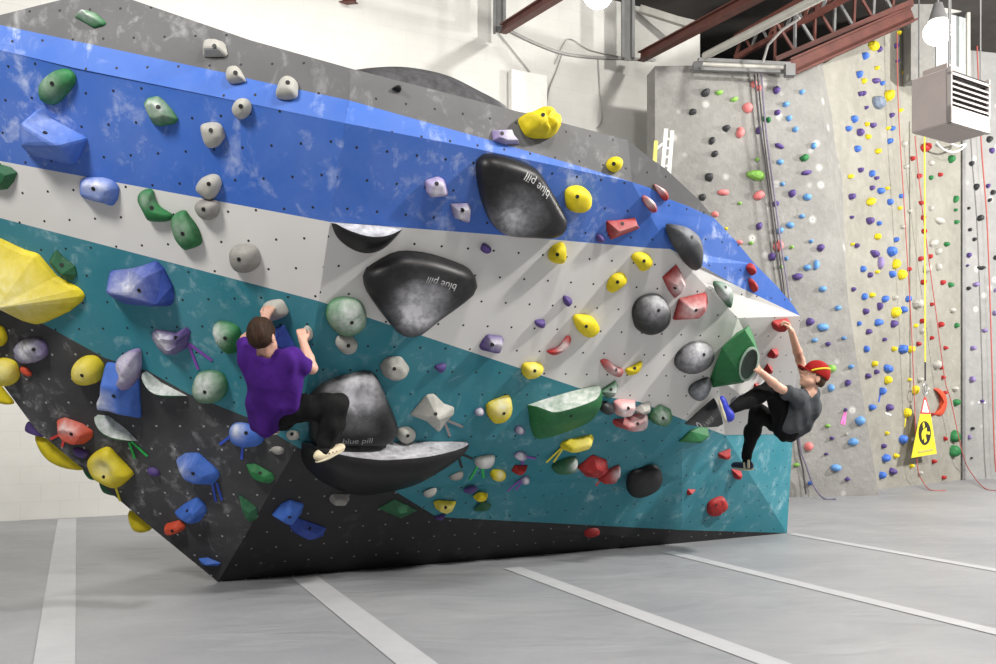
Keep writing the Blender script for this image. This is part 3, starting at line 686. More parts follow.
D('wide red faceted hold right of the black ball','red','o','160,195 190,90 325,60 333,110 300,155 255,190',.13,'facet',top=.45,apex=(245,130),bolt=(278,150),chalk=(235,105),cr=.5,bevel=.01)
D('black ball volume with chalky top on the white area','black','x','631.5,312 635,301 644,294.5 657,293.5 665,300 668,310 666,321 657,330 645,333 635,327',.14,prof=(.65,1),bolt=(658.5,310.5),chalk=(650,300),cr=.6,cv=.8,name='climbing_volume')
D('grey egg shaped volume with chalky top left of the green hollow volume','black','o','167,400 190,350 240,310 300,300 345,320 357,355 340,400 290,440 230,455 185,440',.13,prof=(.65,1),bolt=(317,370),chalk=(250,340),cr=.75,cv=1.2,name='climbing_volume')
D('grey chalky teardrop hold below the grey egg volume','charcoal','o','237,545 260,510 330,480 345,500 320,560 280,590 250,575',.10,prof=(.7,1),chalk=(290,530),cr=.9)
D('dark green leaf hold on the cream tip of the wall','dgreen','o','362,5 430,20 452,60 440,135 410,105 375,60',.08,chalk=(400,50),cr=.6,pl=F2,prof=(.8,1),bolt=(425,35))
D('red hold under the wall tip gripped by the capped climber','red','o','650,210 670,198 730,190 728,215 690,240 660,243',.09,rough=.004,pl=F6b)
D('small red hold below the red hold under the wall tip','red','o','628,370 650,340 683,340 665,370 632,382',.06,'facet',top=.5)
D('small red hold beside the green hollow volume, middle of three','red','o','612,440 630,412 653,430 640,455 615,458',.06,'facet',top=.4)
D('small red hold above the knee of the capped climber','red','o','543,515 555,495 585,500 575,530 550,535',.06,'facet',top=.4)
D('grey ball hold beside the blue shoe of the capped climber','charcoal','o','420,580 440,550 470,543 495,575 485,605 440,612',.11,chalk=(455,570),cr=1.2)
D('small pink hold behind the shin of the capped climber','pink','x','739,399 744,395 747,399 742,403',.04)
D('small red hold tucked behind the black triangle volume','red','x','713,414 716,409 719,413 717,419 713,418',.06)
D('pointed green leaf hold below the black triangle volume','green','q','190,205 245,150 328,120 322,175 295,212',.10,'facet',ridge='265,175 305,150',bevel=.008)
D('red wedge hold on the lower teal facet, topmost there','red','q','385,262 445,240 443,280 415,293 390,285',.07,'facet',top=.4)
D('red wedge hold under the toe of the capped climber','red','q','450,340 500,350 480,393 465,385',.08,'facet',top=.4)
D('red wedge hold on the lower teal facet beside the black oval','red','q','213,435 225,422 278,440 235,473 217,465',.08,'facet',ridge='235,448',)
D('round red disc hold on the lower teal facet','red','q','328,545 340,500 400,475 425,500 425,530 380,565 345,570',.07,prof=(.5,1),rough=.004,bolt=(378,520))
D('black oval hold on the dark teal undercut','black','x','626,481 630,472 645,466 655,464.5 661,471 661,480 655,488 642,494 632,495 627,490',.10,prof=(.6,1),bolt=(652,477))
# --- undercut, centre
D('yellow log shaped hold with yellow tape tails','yellow','p','543,220 560,200 700,168 712,185 690,215 600,240 550,242',.10,'facet',top=.6,chalk=(640,190),cr=.4,cv=.8,tape=('yellow',((548,238),(475,308)),((556,240),(512,306))),bevel=.015)
D('green rounded hold under the yellow log shaped hold','dgreen','p','505,320 560,290 620,278 630,310 610,345 550,355 515,350',.08,chalk=(610,300),cr=.4,prof=(.7,1))
D('large red angular hold on the teal undercut','red','p','627,330 705,270 775,295 785,345 730,380 670,375',.10,'facet',top=.4,apex=(710,325))
D('red and chalk hold with red tape tails beside the large red angular hold','red','p','730,380 790,340 835,320 840,350 815,395 760,405',.08,chalk=(825,345),cr=.5,rough=.006,tape=('red',((750,385),(722,422)),((775,395),(762,412))))
D('white chalked hold with two bright green tape tails','white','p','120,300 145,278 215,270 213,305 180,322 130,320',.08,tape=('green',((138,322),(97,395)),((158,322),(166,385))),chalk=(170,290),cr=1)
D('yellow hold just right of the green taped white hold','yellow','p','198,360 215,342 265,348 273,370 240,387 205,380',.07,prof=(.7,1),chalk=(240,352),cr=.4)
D('chalked purple hold with purple tape above the small red hold','lilac','p','315,270 345,252 378,265 370,285 330,285',.06,tape=('purple',((358,275),(425,288)),((352,280),(360,318))),chalk=(340,262),cr=.8)
D('small flat red hold under the purple taped hold','red','p','303,350 320,320 385,322 365,350 330,360',.06,'facet',top=.5)
D('small chalked purple hold with two tape tails pointing down left','lilac','p','350,385 385,375 390,400 360,410',.05,tape=('purple',((350,392),(283,450)),((358,398),(325,445))),chalk=(375,388),cr=.9)
D('flat purple hold on the teal undercut near the black shelf','purple','p','68,440 110,422 137,435 110,453 72,455',.04)
D('yellow flat hold with dark line above the dark green one','yellow','p','113,475 140,455 185,458 187,475 150,492 120,490',.05,'facet',top=.6)
D('dark green hold at the bottom of the teal undercut','dgreen','p','115,545 160,500 205,515 190,545 130,550',.05,'facet',ridge='165,530')
D('yellow wedge hold at the lower edge of the teal undercut','yellow','h','728,205 745,198 820,203 810,225 775,240 735,228',.07,'facet',top=.6,bolt=(778,228),chalk=(775,212),cr=.5)
D('small pale hold at the right tip of the black shelf','stone','h','790,105 840,82 845,100 815,113',.05)
D('small white hold on the teal undercut right of the black shelf belly','white','h','690,165 735,148 740,160 710,180 692,178',.05)
D('tiny purple hold on the border of teal and charcoal','purple','h','730,265 775,252 760,272',.04)
D('dark red hold at the foot of the charcoal base strip','red','x','583,530 590,527.5 598,528 599,533 590,536 584,535',.05)
# holds round the left edge
SIDE=plane3(on(F1,83,469),on(F1,0,381),on(F1,83,469)+Vector((.9,1.9,-.15)))
D('yellow crescent hold poking out behind the lower left edge','yellow','x','36,435 50,440 68,452 84,468 76,469 63,466 50,459 41,449',.07,pl=(F1[0]+.15,F1[1],F1[2]))
D('yellow hold poking out behind the edge at the far left','yellow','x','-8,384 0,384 8,393 15,402.5 8,403.5 0,401 -8,398',.07,pl=(F1[0]+.15,F1[1],F1[2]))
D('purple hold poking out behind the lower left edge','purple','x','26,429 29,421 37,427 46,436 36,434',.05,pl=(F1[0]+.12,F1[1],F1[2]))
D('dark green hold poking out behind the edge below the yellow donut','dgreen','x','100,480 108,482 118,494 112,494 104,490',.05,pl=(F1[0]+.12,F1[1],F1[2]))
D('small green hold poking out behind the edge above the dark green one','green','x','84,467 90,469 98,478 92,478',.05,pl=(F1[0]+.12,F1[1],F1[2]))
D('yellow hold poking out behind the edge nearest the floor','yellow','x','130,510 138,515 152,527 146,531 137,529 131,519',.08,pl=(F1[0]+.15,F1[1],F1[2]))
# --- black pillow volumes
vol=dict(name='climbing_volume',cat='climbing volume',group='black volumes on the bouldering wall')
D('large black rounded triangular volume in the middle of the white area','black','d','448,500 460,470 520,430 580,402 640,400 720,412 820,445 870,470 893,505 890,545 840,590 750,655 700,696 655,726 610,729 575,711 530,656 485,596 455,545',.165,prof=(.35,.8),chalk=(650,600),cr=.30,dish=.4,cv=2.2,**vol)
lettering(HOLDS[-1],'blue pill',(448.5,277.5),(420.5,269.5))
D('large black leaning volume high on the blue band','black','l','125,90 130,50 160,20 230,18 330,45 400,75 440,110 500,210 555,310 568,350 560,385 530,415 480,425 400,423 280,415 220,380 180,320 140,200',.15,prof=(.35,.8),chalk=(290,310),cr=.32,dish=.35,cv=1.3,**vol)
lettering(HOLDS[-1],'blue pill',(541,188),(518.5,168.5))
D('large black rounded square volume behind the legs of the boy in purple','black','f','228,400 260,350 330,310 440,280 485,285 512,320 580,480 575,525 545,552 470,562 250,556 235,520',.165,prof=(.35,.8),chalk=(410,350),cr=.36,dish=.35,cv=1.8,**vol)
lettering(HOLDS[-1],'blue pill',(338,430.5),(367,429.5),col=(.32,.32,.32),mname='printed_lettering_grey')
ledge('big black shelf volume under the foot of the boy in purple','black','f','205,566 300,565 500,565 700,562 858,562','205,566 204,600 208,640 232,675 300,731 400,769 480,774 640,741 740,690 815,630 858,562',.33,lip=.27,bulge=.75,tape=('black',((842,612),(885,630)),((828,622),(842,666))),name='climbing_volume',cat='climbing volume',group='black volumes on the bouldering wall',N_=33,flatpow=.45,chalk=.95)
ledge('black crescent volume at the top of the white area','black','d','322,290 400,293 500,299 603,313','322,290 345,345 390,385 440,407 490,408 540,385 580,345 603,313',.13,lip=.55,bulge=.6,name='climbing_volume',cat='climbing volume',group='black volumes on the bouldering wall',N_=25,chalk=.9)
ledge('large green wedge volume with chalky scooped top','green','x','527.3,404.6 547,398 571,391 596,385','527.3,404.6 528.5,414 531,430 538,439 563,433 589,422 596.5,413 598,400 596,385',.2,lip=.33,bulge=.5,name='climbing_volume',cat='climbing volume',bolt=(571,416),N_=25,chalk=.85)
D('black triangular volume with white printed logo beside the blue shoe','charcoal','x','684,423.5 700,409 713.5,397.5 717,404 719,417 709,422',.16,'facet',top=.5,apex=(708,413),name='climbing_volume',cat='climbing volume',group='black volumes on the bouldering wall')
lettering(HOLDS[-1],'8',(692.2,421.5),(695.2,419),col=(.4,.4,.4),mname='printed_lettering_pale',part='printed_emblem')
lettering(HOLDS[-1],'/-/V/-V',(696.5,418),(705,410),col=(.3,.3,.3),mname='printed_lettering_dim',part='worn_lettering')
# --- green hollow volume
def hollow():
    pl=F2; out=P2('o','347,490 362,445 380,400 415,335 480,260 540,225 562,275 580,330 583,390 560,450 510,510 435,522 360,533')
    cx,cy=o_=(735,375); C=on(pl,cx,cy); n,u,v=surf_frame(pl,C)
    base=[on(pl,*q)-C for q in out]
    # outer ring of the tube mouth: ellipse in the picture, standing off the wall
    def ell(rx,ry,h,k=16,cx=748.5,cy=363.5,tilt=.30):
        R=[]
        for i in range(k):
            t=2*math.pi*i/k; a,b=rx*math.cos(t),ry*math.sin(t)
            x=cx+a*math.cos(tilt)-b*math.sin(tilt); y=cy+a*math.sin(tilt)+b*math.cos(tilt)
            R.append(on((pl[0]-h*1.3,pl[1],pl[2]),x,y)-C)
        return R
    # hull of body
    bm=bmesh.new()
    mid=[on((pl[0]-.30,pl[1],pl[2]),*q)-C for q in [(722,347),(745,330),(757,346),(757.5,360),(741,382),(712.5,383),(724,352)]]
    ring=ell(8.6,17.5,.24)
    for q in base+ring+mid[:2]: bm.verts.new(q)
    r=bmesh.ops.convex_hull(bm,input=bm.verts)
    junk=[g for g in r['geom_interior'] if isinstance(g,bmesh.types.BMVert)]
    bmesh.ops.delete(bm,geom=junk,context='VERTS')
    bmesh.ops.recalc_face_normals(bm,faces=bm.faces)
    me=bpy.data.meshes.new('climbing_volume'); bm.to_mesh(me); bm.free()
    o=link('climbing_volume',me,HM['green']); o.location=C
    tag(o,'large faceted green volume with an open round hole','climbing volume','climbing holds on the bouldering wall')
    # rim, and hollow with its inner shade painted as near-black green
    k=24; R1=ell(8.6,17.5,.245,k); R2=ell(6.9,15.2,.25,k); R3=ell(6.9,15.2,.10,k)
    V=R1+R2; Fc=[(i,(i+1)%k,(i+1)%k+k,i+k) for i in range(k)]
    rim=mesh('rim',V,Fc,simple('worn_green_rim',(.30,.40,.33),.7,.15,20),o); md=rim.modifiers.new('s','SOLIDIFY'); md.thickness=.012
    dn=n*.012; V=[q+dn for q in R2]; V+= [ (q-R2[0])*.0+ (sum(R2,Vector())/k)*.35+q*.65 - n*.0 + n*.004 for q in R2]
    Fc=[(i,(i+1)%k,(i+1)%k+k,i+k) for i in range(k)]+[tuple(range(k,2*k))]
    mesh('hollow',V,Fc,simple('hollow_shade_green',(.006,.022,.014),.6,.3,20),o)
    return o
hollow()
# --- dark dome standing on the top of the wall behind the ridge
def topdome():
    T=P2('b','410,284 500,273 600,270 700,283 800,310 900,360 994,410'); T=[(x,y) for x,y in T]+[(510,112)]
    Bt=[(353,71),(380,80),(405,87),(430,94),(455,100),(480,106),(510,112)]
    c=catmull_open(T); T2=resample(c,25); B2=resample(Bt,25)
    V=[];Fc=[];m=8
    for i in range(25):
        b=on(F4b,B2[i][0],B2[i][1]) if B2[i][0]>349 else on(F4,*B2[i]); b.y+=.25; b.z-=.15
        t=on((F4b[0]+.45,F4b[1],F4b[2]),*T2[i])
        for j in range(m):
            a=math.pi*j/(m-1); q=b.lerp(t,math.sin(a)); q.y=b.y+ (t.y-b.y)*2*(1-math.cos(a))/2 if True else q.y; 
            V.append(q)
    for i in range(24):
        for j in range(m-1): a=i*m+j; Fc.append((a,a+1,a+m+1,a+m))
    o=mesh('climbing_volume',V,Fc,HM['black'],None,True); setchalk(o,[.14]*len(V))
    tag(o,'dark dome volume lying on top of the bouldering wall, seen over the ridge','climbing volume','black volumes on the bouldering wall')
topdome()
# ------------------------------------------------------------------ holds on the tall textured walls at the right
WALLS={'2':(PL2,'grey textured wall'),'3':(PL3,'sandy textured wall'),'4':(PL4,'pale end wall')}
FR.update({'j':(640,0,5.533),'r':(640,100,5.533),'k':(816,0,5.533),'s':(816,100,5.533),'t':(816,210,5.533),'u':(816,320,5.533),'v':(776,400,4.518)})
CN={'K':('charcoal','dark grey'),'G':('green','green'),'L':('lime','lime'),'P':('pink','pink'),'V':('purple','purple'),'S':('sky','pale blue'),
    'Y':('yellow','yellow'),'B':('blue','blue'),'R':('red','red'),'W':('white','cream white'),'I':('lilac','lilac'),'D':('slate','slate blue')}
HM['slate']=hold_mat('hold_slate',(.16,.2,.27)); HM['red2']=HM['red']
WH={'2':"""j 360,515,30,30K 437,515,30,17L 520,552,28,15L 290,622,28,22K 590,600,36,34P 628,468,20,26P 655,490,26,20P 752,503,24,28V 892,512,18,16S 805,580,28,18S 755,625,20,22V
r 475,158,26,26K 395,228,22,26K 412,300,26,22K 380,428,28,30K 342,540,24,24K 550,185,30,38P 655,170,18,26V 820,103,20,20S 857,165,20,20S 958,255,18,24S 767,257,34,16V 905,322,34,24G 918,403,40,18V 772,345,26,18S 785,467,18,14S 838,517,24,28V 922,540,32,24S 640,418,66,34L 457,512,44,20P 655,530,42,32P 412,633,26,20P 748,575,22,20V 645,330,14,12L 548,572,14,12L 682,105,14,20G 708,112,16,20G 893,645,18,12S
m 402,402,16,18G 424,392,12,10Y 587,377,20,24V 490,458,20,12P 548,462,14,12L 683,478,30,38P 690,400,22,22S 740,373,26,18S 800,330,18,14S 652,530,24,24V 722,538,12,14S 748,483,12,12L 845,453,14,12S 892,485,24,22V 825,583,22,18S 870,570,18,34S 778,628,32,24V 693,580,12,12L
o 902,45,22,18S 840,207,26,26V 903,235,36,24S 862,298,18,12S 930,317,16,14V 980,138,18,14S 735,98,14,12S 943,440,30,28L 943,535,20,24S
t 22,210,26,24V 33,438,26,20S 115,545,20,16S
u 38,42,38,26S 152,100,18,14S 63,132,18,14V 190,258,20,20S 172,348,24,28V 160,497,14,14V 62,585,22,16L 240,557,42,38S 165,630,8,14W
v 145,210,30,30P 90,292,20,14L 152,375,14,14B 250,172,16,12V 345,188,34,26S 225,243,12,10V 268,307,38,26S 320,357,16,14V""",
'3':"""k 310,258,50,36Y 265,313,20,30B 343,275,16,20V 330,378,14,16Y 232,412,20,28B 258,450,14,20Y 325,450,36,22V 360,462,14,16B 238,520,12,18V 256,518,14,18V 393,530,34,46Y 335,568,48,50D 272,598,10,14V 202,655,18,22B 453,183,18,14Y 437,255,14,20V 445,338,16,12V 478,402,10,14Y 460,612,16,16Y
s 412,87,14,18V 205,108,20,28B 172,160,20,22B 237,183,26,28V 275,135,12,18Y 308,140,26,20V 282,205,22,18Y 392,158,14,14Y 415,158,16,18B 402,230,16,22B 222,272,22,24B 335,285,20,22Y 240,388,16,20V 302,408,18,26B 328,433,14,16V 183,425,18,20Y 303,487,14,20V 350,505,28,26B 387,490,14,14Y 465,533,18,16B 192,535,24,26V 293,565,32,34Y 402,565,20,24B 457,600,12,16Y 192,650,14,12V 527,325,14,18R 600,262,56,34R 563,422,14,20R 680,415,14,16R 575,570,18,16R 587,650,14,14R 740,330,24,30G 630,350,20,18W 628,430,12,18G 765,550,16,30G 765,610,10,12G 628,600,14,20W 480,245,18,20W 490,370,18,16W 510,615,16,14W
t 290,60,28,30V 342,75,14,18B 333,147,22,26Y 437,165,18,18B 408,228,38,42B 433,302,28,38Y 415,355,24,26B 465,360,30,44Y 318,242,38,26V 350,292,18,46I 195,190,8,12Y 218,198,14,18V 253,328,16,24B 292,360,16,20V 332,343,12,14Y 200,440,12,18V 260,480,16,26B 303,472,18,20Y 373,493,22,28B 503,493,20,24B 478,552,22,26B 345,532,18,34V 432,567,36,40Y 268,560,20,24V 340,622,38,28B 422,630,22,28V 232,630,12,20B 545,640,10,16Y 475,95,20,14W 585,42,14,18R 590,118,16,20R 572,270,18,20R 625,258,12,18R 585,400,18,20R 693,400,16,20R 635,522,14,14R 580,615,18,20R 683,635,18,22R 508,328,12,18R 675,60,48,24W 640,183,38,30W 770,68,16,18G 715,190,24,18G 668,230,20,28W 668,315,18,30W 605,325,34,34W 738,415,20,20G 552,520,40,42W 748,555,24,20W 770,640,18,20G 430,485,16,18W
u 285,65,24,24V 372,108,14,16V 272,160,18,30B 425,160,20,22Y 472,160,38,42B 517,163,26,32Y 316,242,22,26Y 328,287,18,20V 390,268,48,32B 388,335,28,36Y 360,392,24,36B 280,310,20,24V 303,483,30,26B 398,485,28,34V 495,515,28,40Y 385,627,12,16Y 540,385,26,40Y 510,330,10,14Y 633,100,14,16R 560,132,16,18R 710,155,16,18R 687,265,12,16R 697,318,16,18R 708,402,14,16R 640,522,12,14R 660,245,36,38W 568,330,20,24W 603,382,18,22W 580,60,22,26W 762,380,26,24W 768,455,30,28G
v 565,178,28,30B 480,207,14,18V 490,262,28,28B 537,252,16,16Y 520,322,28,24V 472,340,20,26B 607,297,12,14Y 615,178,12,18W 708,277,14,16R 752,350,12,16R 759,175,10,16R 645,330,14,18W 800,165,38,40G 797,232,40,42G 470,652,1,1Y""",
'4':"""s 955,220,22,26K 968,280,16,24V 857,352,16,20K 882,482,18,26K 947,477,14,18V 975,513,18,20K 957,555,12,16K 842,600,8,12K 905,652,24,22K
t 905,48,26,22K 848,110,12,14K 873,163,14,16K 842,250,16,20V 835,308,8,10V 990,265,16,18K 912,320,32,16K 882,412,24,18I 840,435,14,16K 985,570,18,20I 990,445,12,16I
u 930,58,26,16I 865,155,22,22I 860,328,24,26I 915,450,16,14V 862,600,14,14K 845,645,10,18I
v 872,170,8,14I 880,262,6,8K"""}
def small_hold(rs,w,h,d):
    n=9; V=[];Fc=[]; ang=rs.uniform(0,6.28); fac_=[rs.uniform(.82,1.12) for _ in range(n)]; ax_,ay_=rs.uniform(-.25,.25)*w/2,rs.uniform(-.1,.3)*h/2
    for sc,z in((1,0),(.97,.4),(.72,.82),(.3,1.)):
        for i in range(n):
            a=2*math.pi*i/n; x=math.cos(a)*w/2*fac_[i]; y=math.sin(a)*h/2*fac_[i]
            V.append((ax_+(x-ax_)*sc,y*sc+ay_*(1-sc),z*d))
    for r in range(3):
        for i in range(n): j=(i+1)%n; Fc.append((r*n+i,r*n+j,r*n+n+j,r*n+n+i))
    Fc.append(tuple(range(3*n,4*n))); return V,Fc
def parse(W):
    out=[]
    for line in WH[W].split('\n'):
        t=line.split(); ox,oy,k=FR[t[0]]
        for e in t[1:]:
            c=e[-1]; x,y,w,h=map(float,e[:-1].split(','))
            if w<3: continue
            q=1.75 if t[0] in 'jrmo' else 1.6 if t[0] in 'kst' else 1.45; out.append([ox+x/k,oy+y/k,w/k*q,h/k*q,c])
    return out
def ordinal(i): return '%d%s'%(i,'th' if 10<i%100<14 else {1:'st',2:'nd',3:'rd'}.get(i%10,'th'))
rs=random.Random(21); SMALL=[]
for W,(pl,wn) in WALLS.items():
    L=parse(W); cnt={}
    tot={c:sum(1 for q in L if q[4]==c) for c in CN}
    for q in sorted(L,key=lambda q:q[1]+q[0]*.001):
        x,y,w_,h_,c=q; C=on(pl,x,y); n,u,v=surf_frame(pl,C); sc=C.y/F
        cosf=abs(n.y); ww=w_*sc/max(.6,cosf)*.9; hh=h_*sc*.9; d=min(.12,.035+.45*min(ww,hh))
        V,Fc=small_hold(rs,ww,hh,d); rr=rs.uniform(-.35,.35); ca,sa=math.cos(rr),math.sin(rr)
        P=[u*(a*ca-b_*sa)+v*(a*sa+b_*ca)+n*(z+.003) for a,b_,z in V]
        o=mesh('climbing_hold',P,Fc,HM[CN[c][0]],None,rs.random()<.6); o.location=C
        bm=bmesh.new(); bm.from_mesh(o.data); bmesh.ops.recalc_face_normals(bm,faces=bm.faces); bm.to_mesh(o.data); bm.free()
        cnt[c]=cnt.get(c,0)+1; size='tiny' if max(w_,h_)<4.2 else 'small' if max(w_,h_)<9 else 'large'
        if max(w_,h_)/min(w_,h_)>1.5 and ' ' not in CN[c][1]: size+=' long'
        lab='%s %s hold on the %s, '%(size,CN[c][1],wn)+('the only %s one there'%CN[c][1] if tot[c]==1 else '%s %s from its top'%(ordinal(cnt[c]),CN[c][1]) if cnt[c]>1 else 'topmost %s one there'%CN[c][1])
        tag(o,lab,'climbing hold','climbing holds on the '+wn); SMALL.append((o,C,pl,x,y,c))
def small_tapes(x,y,W,segs,col):
    o,C,pl,*_=min(SMALL,key=lambda q:(q[3]-x)**2+(q[4]-y)**2); tapes_on(o,C,pl,segs,col,.03)
small_tapes(845,410,'2',[((845,412),(841,424)),((845.5,412),(844,425))],'pink')
small_tapes(905.5,413,'3',[((905.5,417),(904.5,427.5))],'yellow')
small_tapes(881,391,'3',[((880,394),(878.5,402))],'blue')
small_tapes(888,407.6,'3',[((885,413),(891,415))],'white')
small_tapes(981,401,'4',[((977.5,402.5),(985.5,402.5))],'white')
# big curved red hold beside the yellow sign
Hd('large curved red hold on the sandy wall beside the yellow warning flag','orange','u','648,382 670,378 700,400 714,440 710,490 690,530 665,528 655,515 680,480 682,430 668,400',.10,pl=PL3,group='climbing holds on the sandy textured wall')
# ------------------------------------------------------------------ ropes
def rope(label,pts,r,mat,off=.12,name='climbing_rope',pl=PL3,group=None,floor_after=None):
    P=[]
    for i,(x,y) in enumerate(pts):
        if floor_after is not None and i>=floor_after: q=ground(x,y)+Vector((0,0,r+.002))
        else: q=on((pl[0]-off,pl[1],pl[2]),x,y)
        P.append(q)
    c=[np.array(q) for q in P]; out=catmull_open(c,5)
    m=MB(); m.tube([Vector(q) for q in out],r,7); o=m.build(name,mat,smooth=True)
    return tag(o,label,'rope',group)
R_RED=simple('rope_red',(.42,.09,.08),.8,.25,60); R_GREY=simple('rope_violet_grey',(.17,.15,.21),.8,.3,60); R_BLK=simple('rope_dark',(.07,.065,.07),.8,.3,60)
rope('dark rope hanging on the grey wall, leftmost and ending straight at the floor',[(754,70),(759,120),(764,155),(770,200),(775,240),(782,290),(790,340),(797,437),(803,470),(806,494)],.013,R_BLK,.10,pl=PL2)
rope('violet grey rope hanging on the grey wall and trailing onto the floor',[(761,70),(765,120),(769,155),(775,200),(781,245),(788,290),(793,340),(799,437),(806,465),(814,486),(824,499.5),(836,500)],.013,R_GREY,.13,pl=PL2,floor_after=10)
rope('dark rope hanging close between the other two on the grey wall',[(757,70),(762,120),(766,155),(772,200),(778,245),(785,300),(790,380)],.009,R_BLK,.06,pl=PL2)
rope('red rope hanging down the left side of the sandy wall',[(897,33),(898.5,110),(905,219),(911.5,330),(916,440),(918,470),(922,480),(930,490.5),(946,491)],.0075,R_RED,.22,floor_after=7)
rope('red rope crossing the sandy wall behind the yellow strap and curving to the right floor',[(915,136),(923,215),(937,320),(945,380),(951,401),(963,455),(972,474),(985,489),(1000,491.5)],.0075,R_RED,.22,floor_after=7)
rope('red rope on the pale end wall at the right edge',[(976,20),(981,139),(987,220),(991,330),(994,440),(996,472)],.011,R_RED,.18,pl=PL4)
# coil on the floor at the right edge
m=MB(); c=ground(997,476)+Vector((-.0,-.5,.25)); m.tube([c+Vector((.16*math.cos(a/10*6.28),-.05,.16*math.sin(a/10*6.28))) for a in range(11)]+[c+Vector((.2,-.05,-.2))],.014,6); tag(m.build('rope_coil',R_RED,smooth=True),'red rope loop hanging low at the right edge of the pale wall','rope')
# ------------------------------------------------------------------ auto belay strap with the yellow warning flag
PLs=(PL3[0]-.28,PL3[1],PL3[2]); fp=lambda x,y,o=0:on((PLs[0]-o,PLs[1],PLs[2]),x,y)
flag=empty('warning_flag',fp(924,458)); FO=flag.location.copy()
tag(flag,'yellow triangular auto belay warning flag with a round black emblem','flag')
def flat(nm,pts,o,mat,par,th=.01):
    P=[fp(x,y,o)-FO for x,y in pts]; n=pnormal(PLs); m=MB(); k=len(P)
    m.add(P+[q-n*th for q in P],[tuple(range(k)),tuple(range(2*k-1,k-1,-1))]+[(i,(i+1)%k,(i+1)%k+k,i+k) for i in range(k)]); return m.build(nm,mat,par)
MY=simple('flag_yellow',(.82,.68,.03),.6,.08,8); MBK=simple('flag_black',(.015,.015,.017),.6,.1); MW=simple('flag_white',(.75,.73,.74),.6,.05); MR=simple('flag_red',(.6,.05,.05),.6,.05); MGY=simple('flag_print_grey',(.45,.40,.12),.6,.05)
fb=flat('flag_cloth',[(920.6,414),(930.8,414.4),(936.7,453.6),(911.7,457.8)],0,MY,flag)
flat('flag_tip',[(924.6,397),(926,397),(930.6,414.3),(920.8,413.8)],0,MR,flag)
flat('flag_tip_panel',[(924.8,400),(925.6,400),(929.2,412.6),(922.4,412.2)],.012,MW,flag,.008)
flat('emblem_disc',[(925+6.0*math.cos(a/20*6.283)+.15*math.sin(a/20*6.283),433+12*math.sin(a/20*6.283)) for a in range(20)],.012,MBK,fb,.008)
for nm,pts in (('emblem_mark',[(922.6,424),(924,422),(925,426),(923.6,429)]),('emblem_mark',[(923,430),(926.5,427.5),(927.2,433),(924.6,437),(922.4,440),(921.6,434)]),('emblem_mark',[(927.4,431.5),(930,431.8),(929.8,434.6),(927.6,434.4)]),('emblem_mark',[(924,438),(926,436),(926.8,441),(924.6,443)])):
    flat(nm,pts,.022,MY,fb,.004)
flat('printed_line',[(918.5,451.2),(933,448.6),(933.3,450.6),(918.8,453.2)],.012,MGY,fb,.006)
m=MB(); n=pnormal(PLs)
def strip(a,b,w): 
    p,q=fp(*a),fp(*b); u=Vector((n.y,-n.x,0)).normalized(); u=u if u.x>0 else -u; m.box(p-u*w/2,u*w,n*.006,q-p)
strip((924.3,120),(925,362),.035); st=m.build('belay_strap',simple('strap_yellow',(.62,.58,.02),.7,.15,20)); tag(st,'long yellow auto belay strap hanging above the warning flag','strap')
so=st; m=MB(); strip((925,362),(925,381),.04); m.build('strap_end',MBK,so)
m=MB(); m.tube([fp(925+2.4*math.cos(a/12*6.283),389+6*math.sin(a/12*6.283)) for a in range(13)],.012,6); m.tube([fp(925,382),fp(925,397)],.01,6); m.build('carabiner',M_STEEL,so)
# white loose cable under the heater
m=MB(); cc=simple('cable_white',(.6,.6,.6),.5,.05)
m.tube([Vector(q) for q in catmull_open([np.array(on((PL3[0]-.3,PL3[1],0),x,y)) for x,y in [(936,142),(943,149),(952,152),(960,150),(966,144),(958,146),(950,143)]])],.018,6); tag(m.build('loose_cable',cc,smooth=True),'loop of white cable on the sandy wall below the heater','cable')
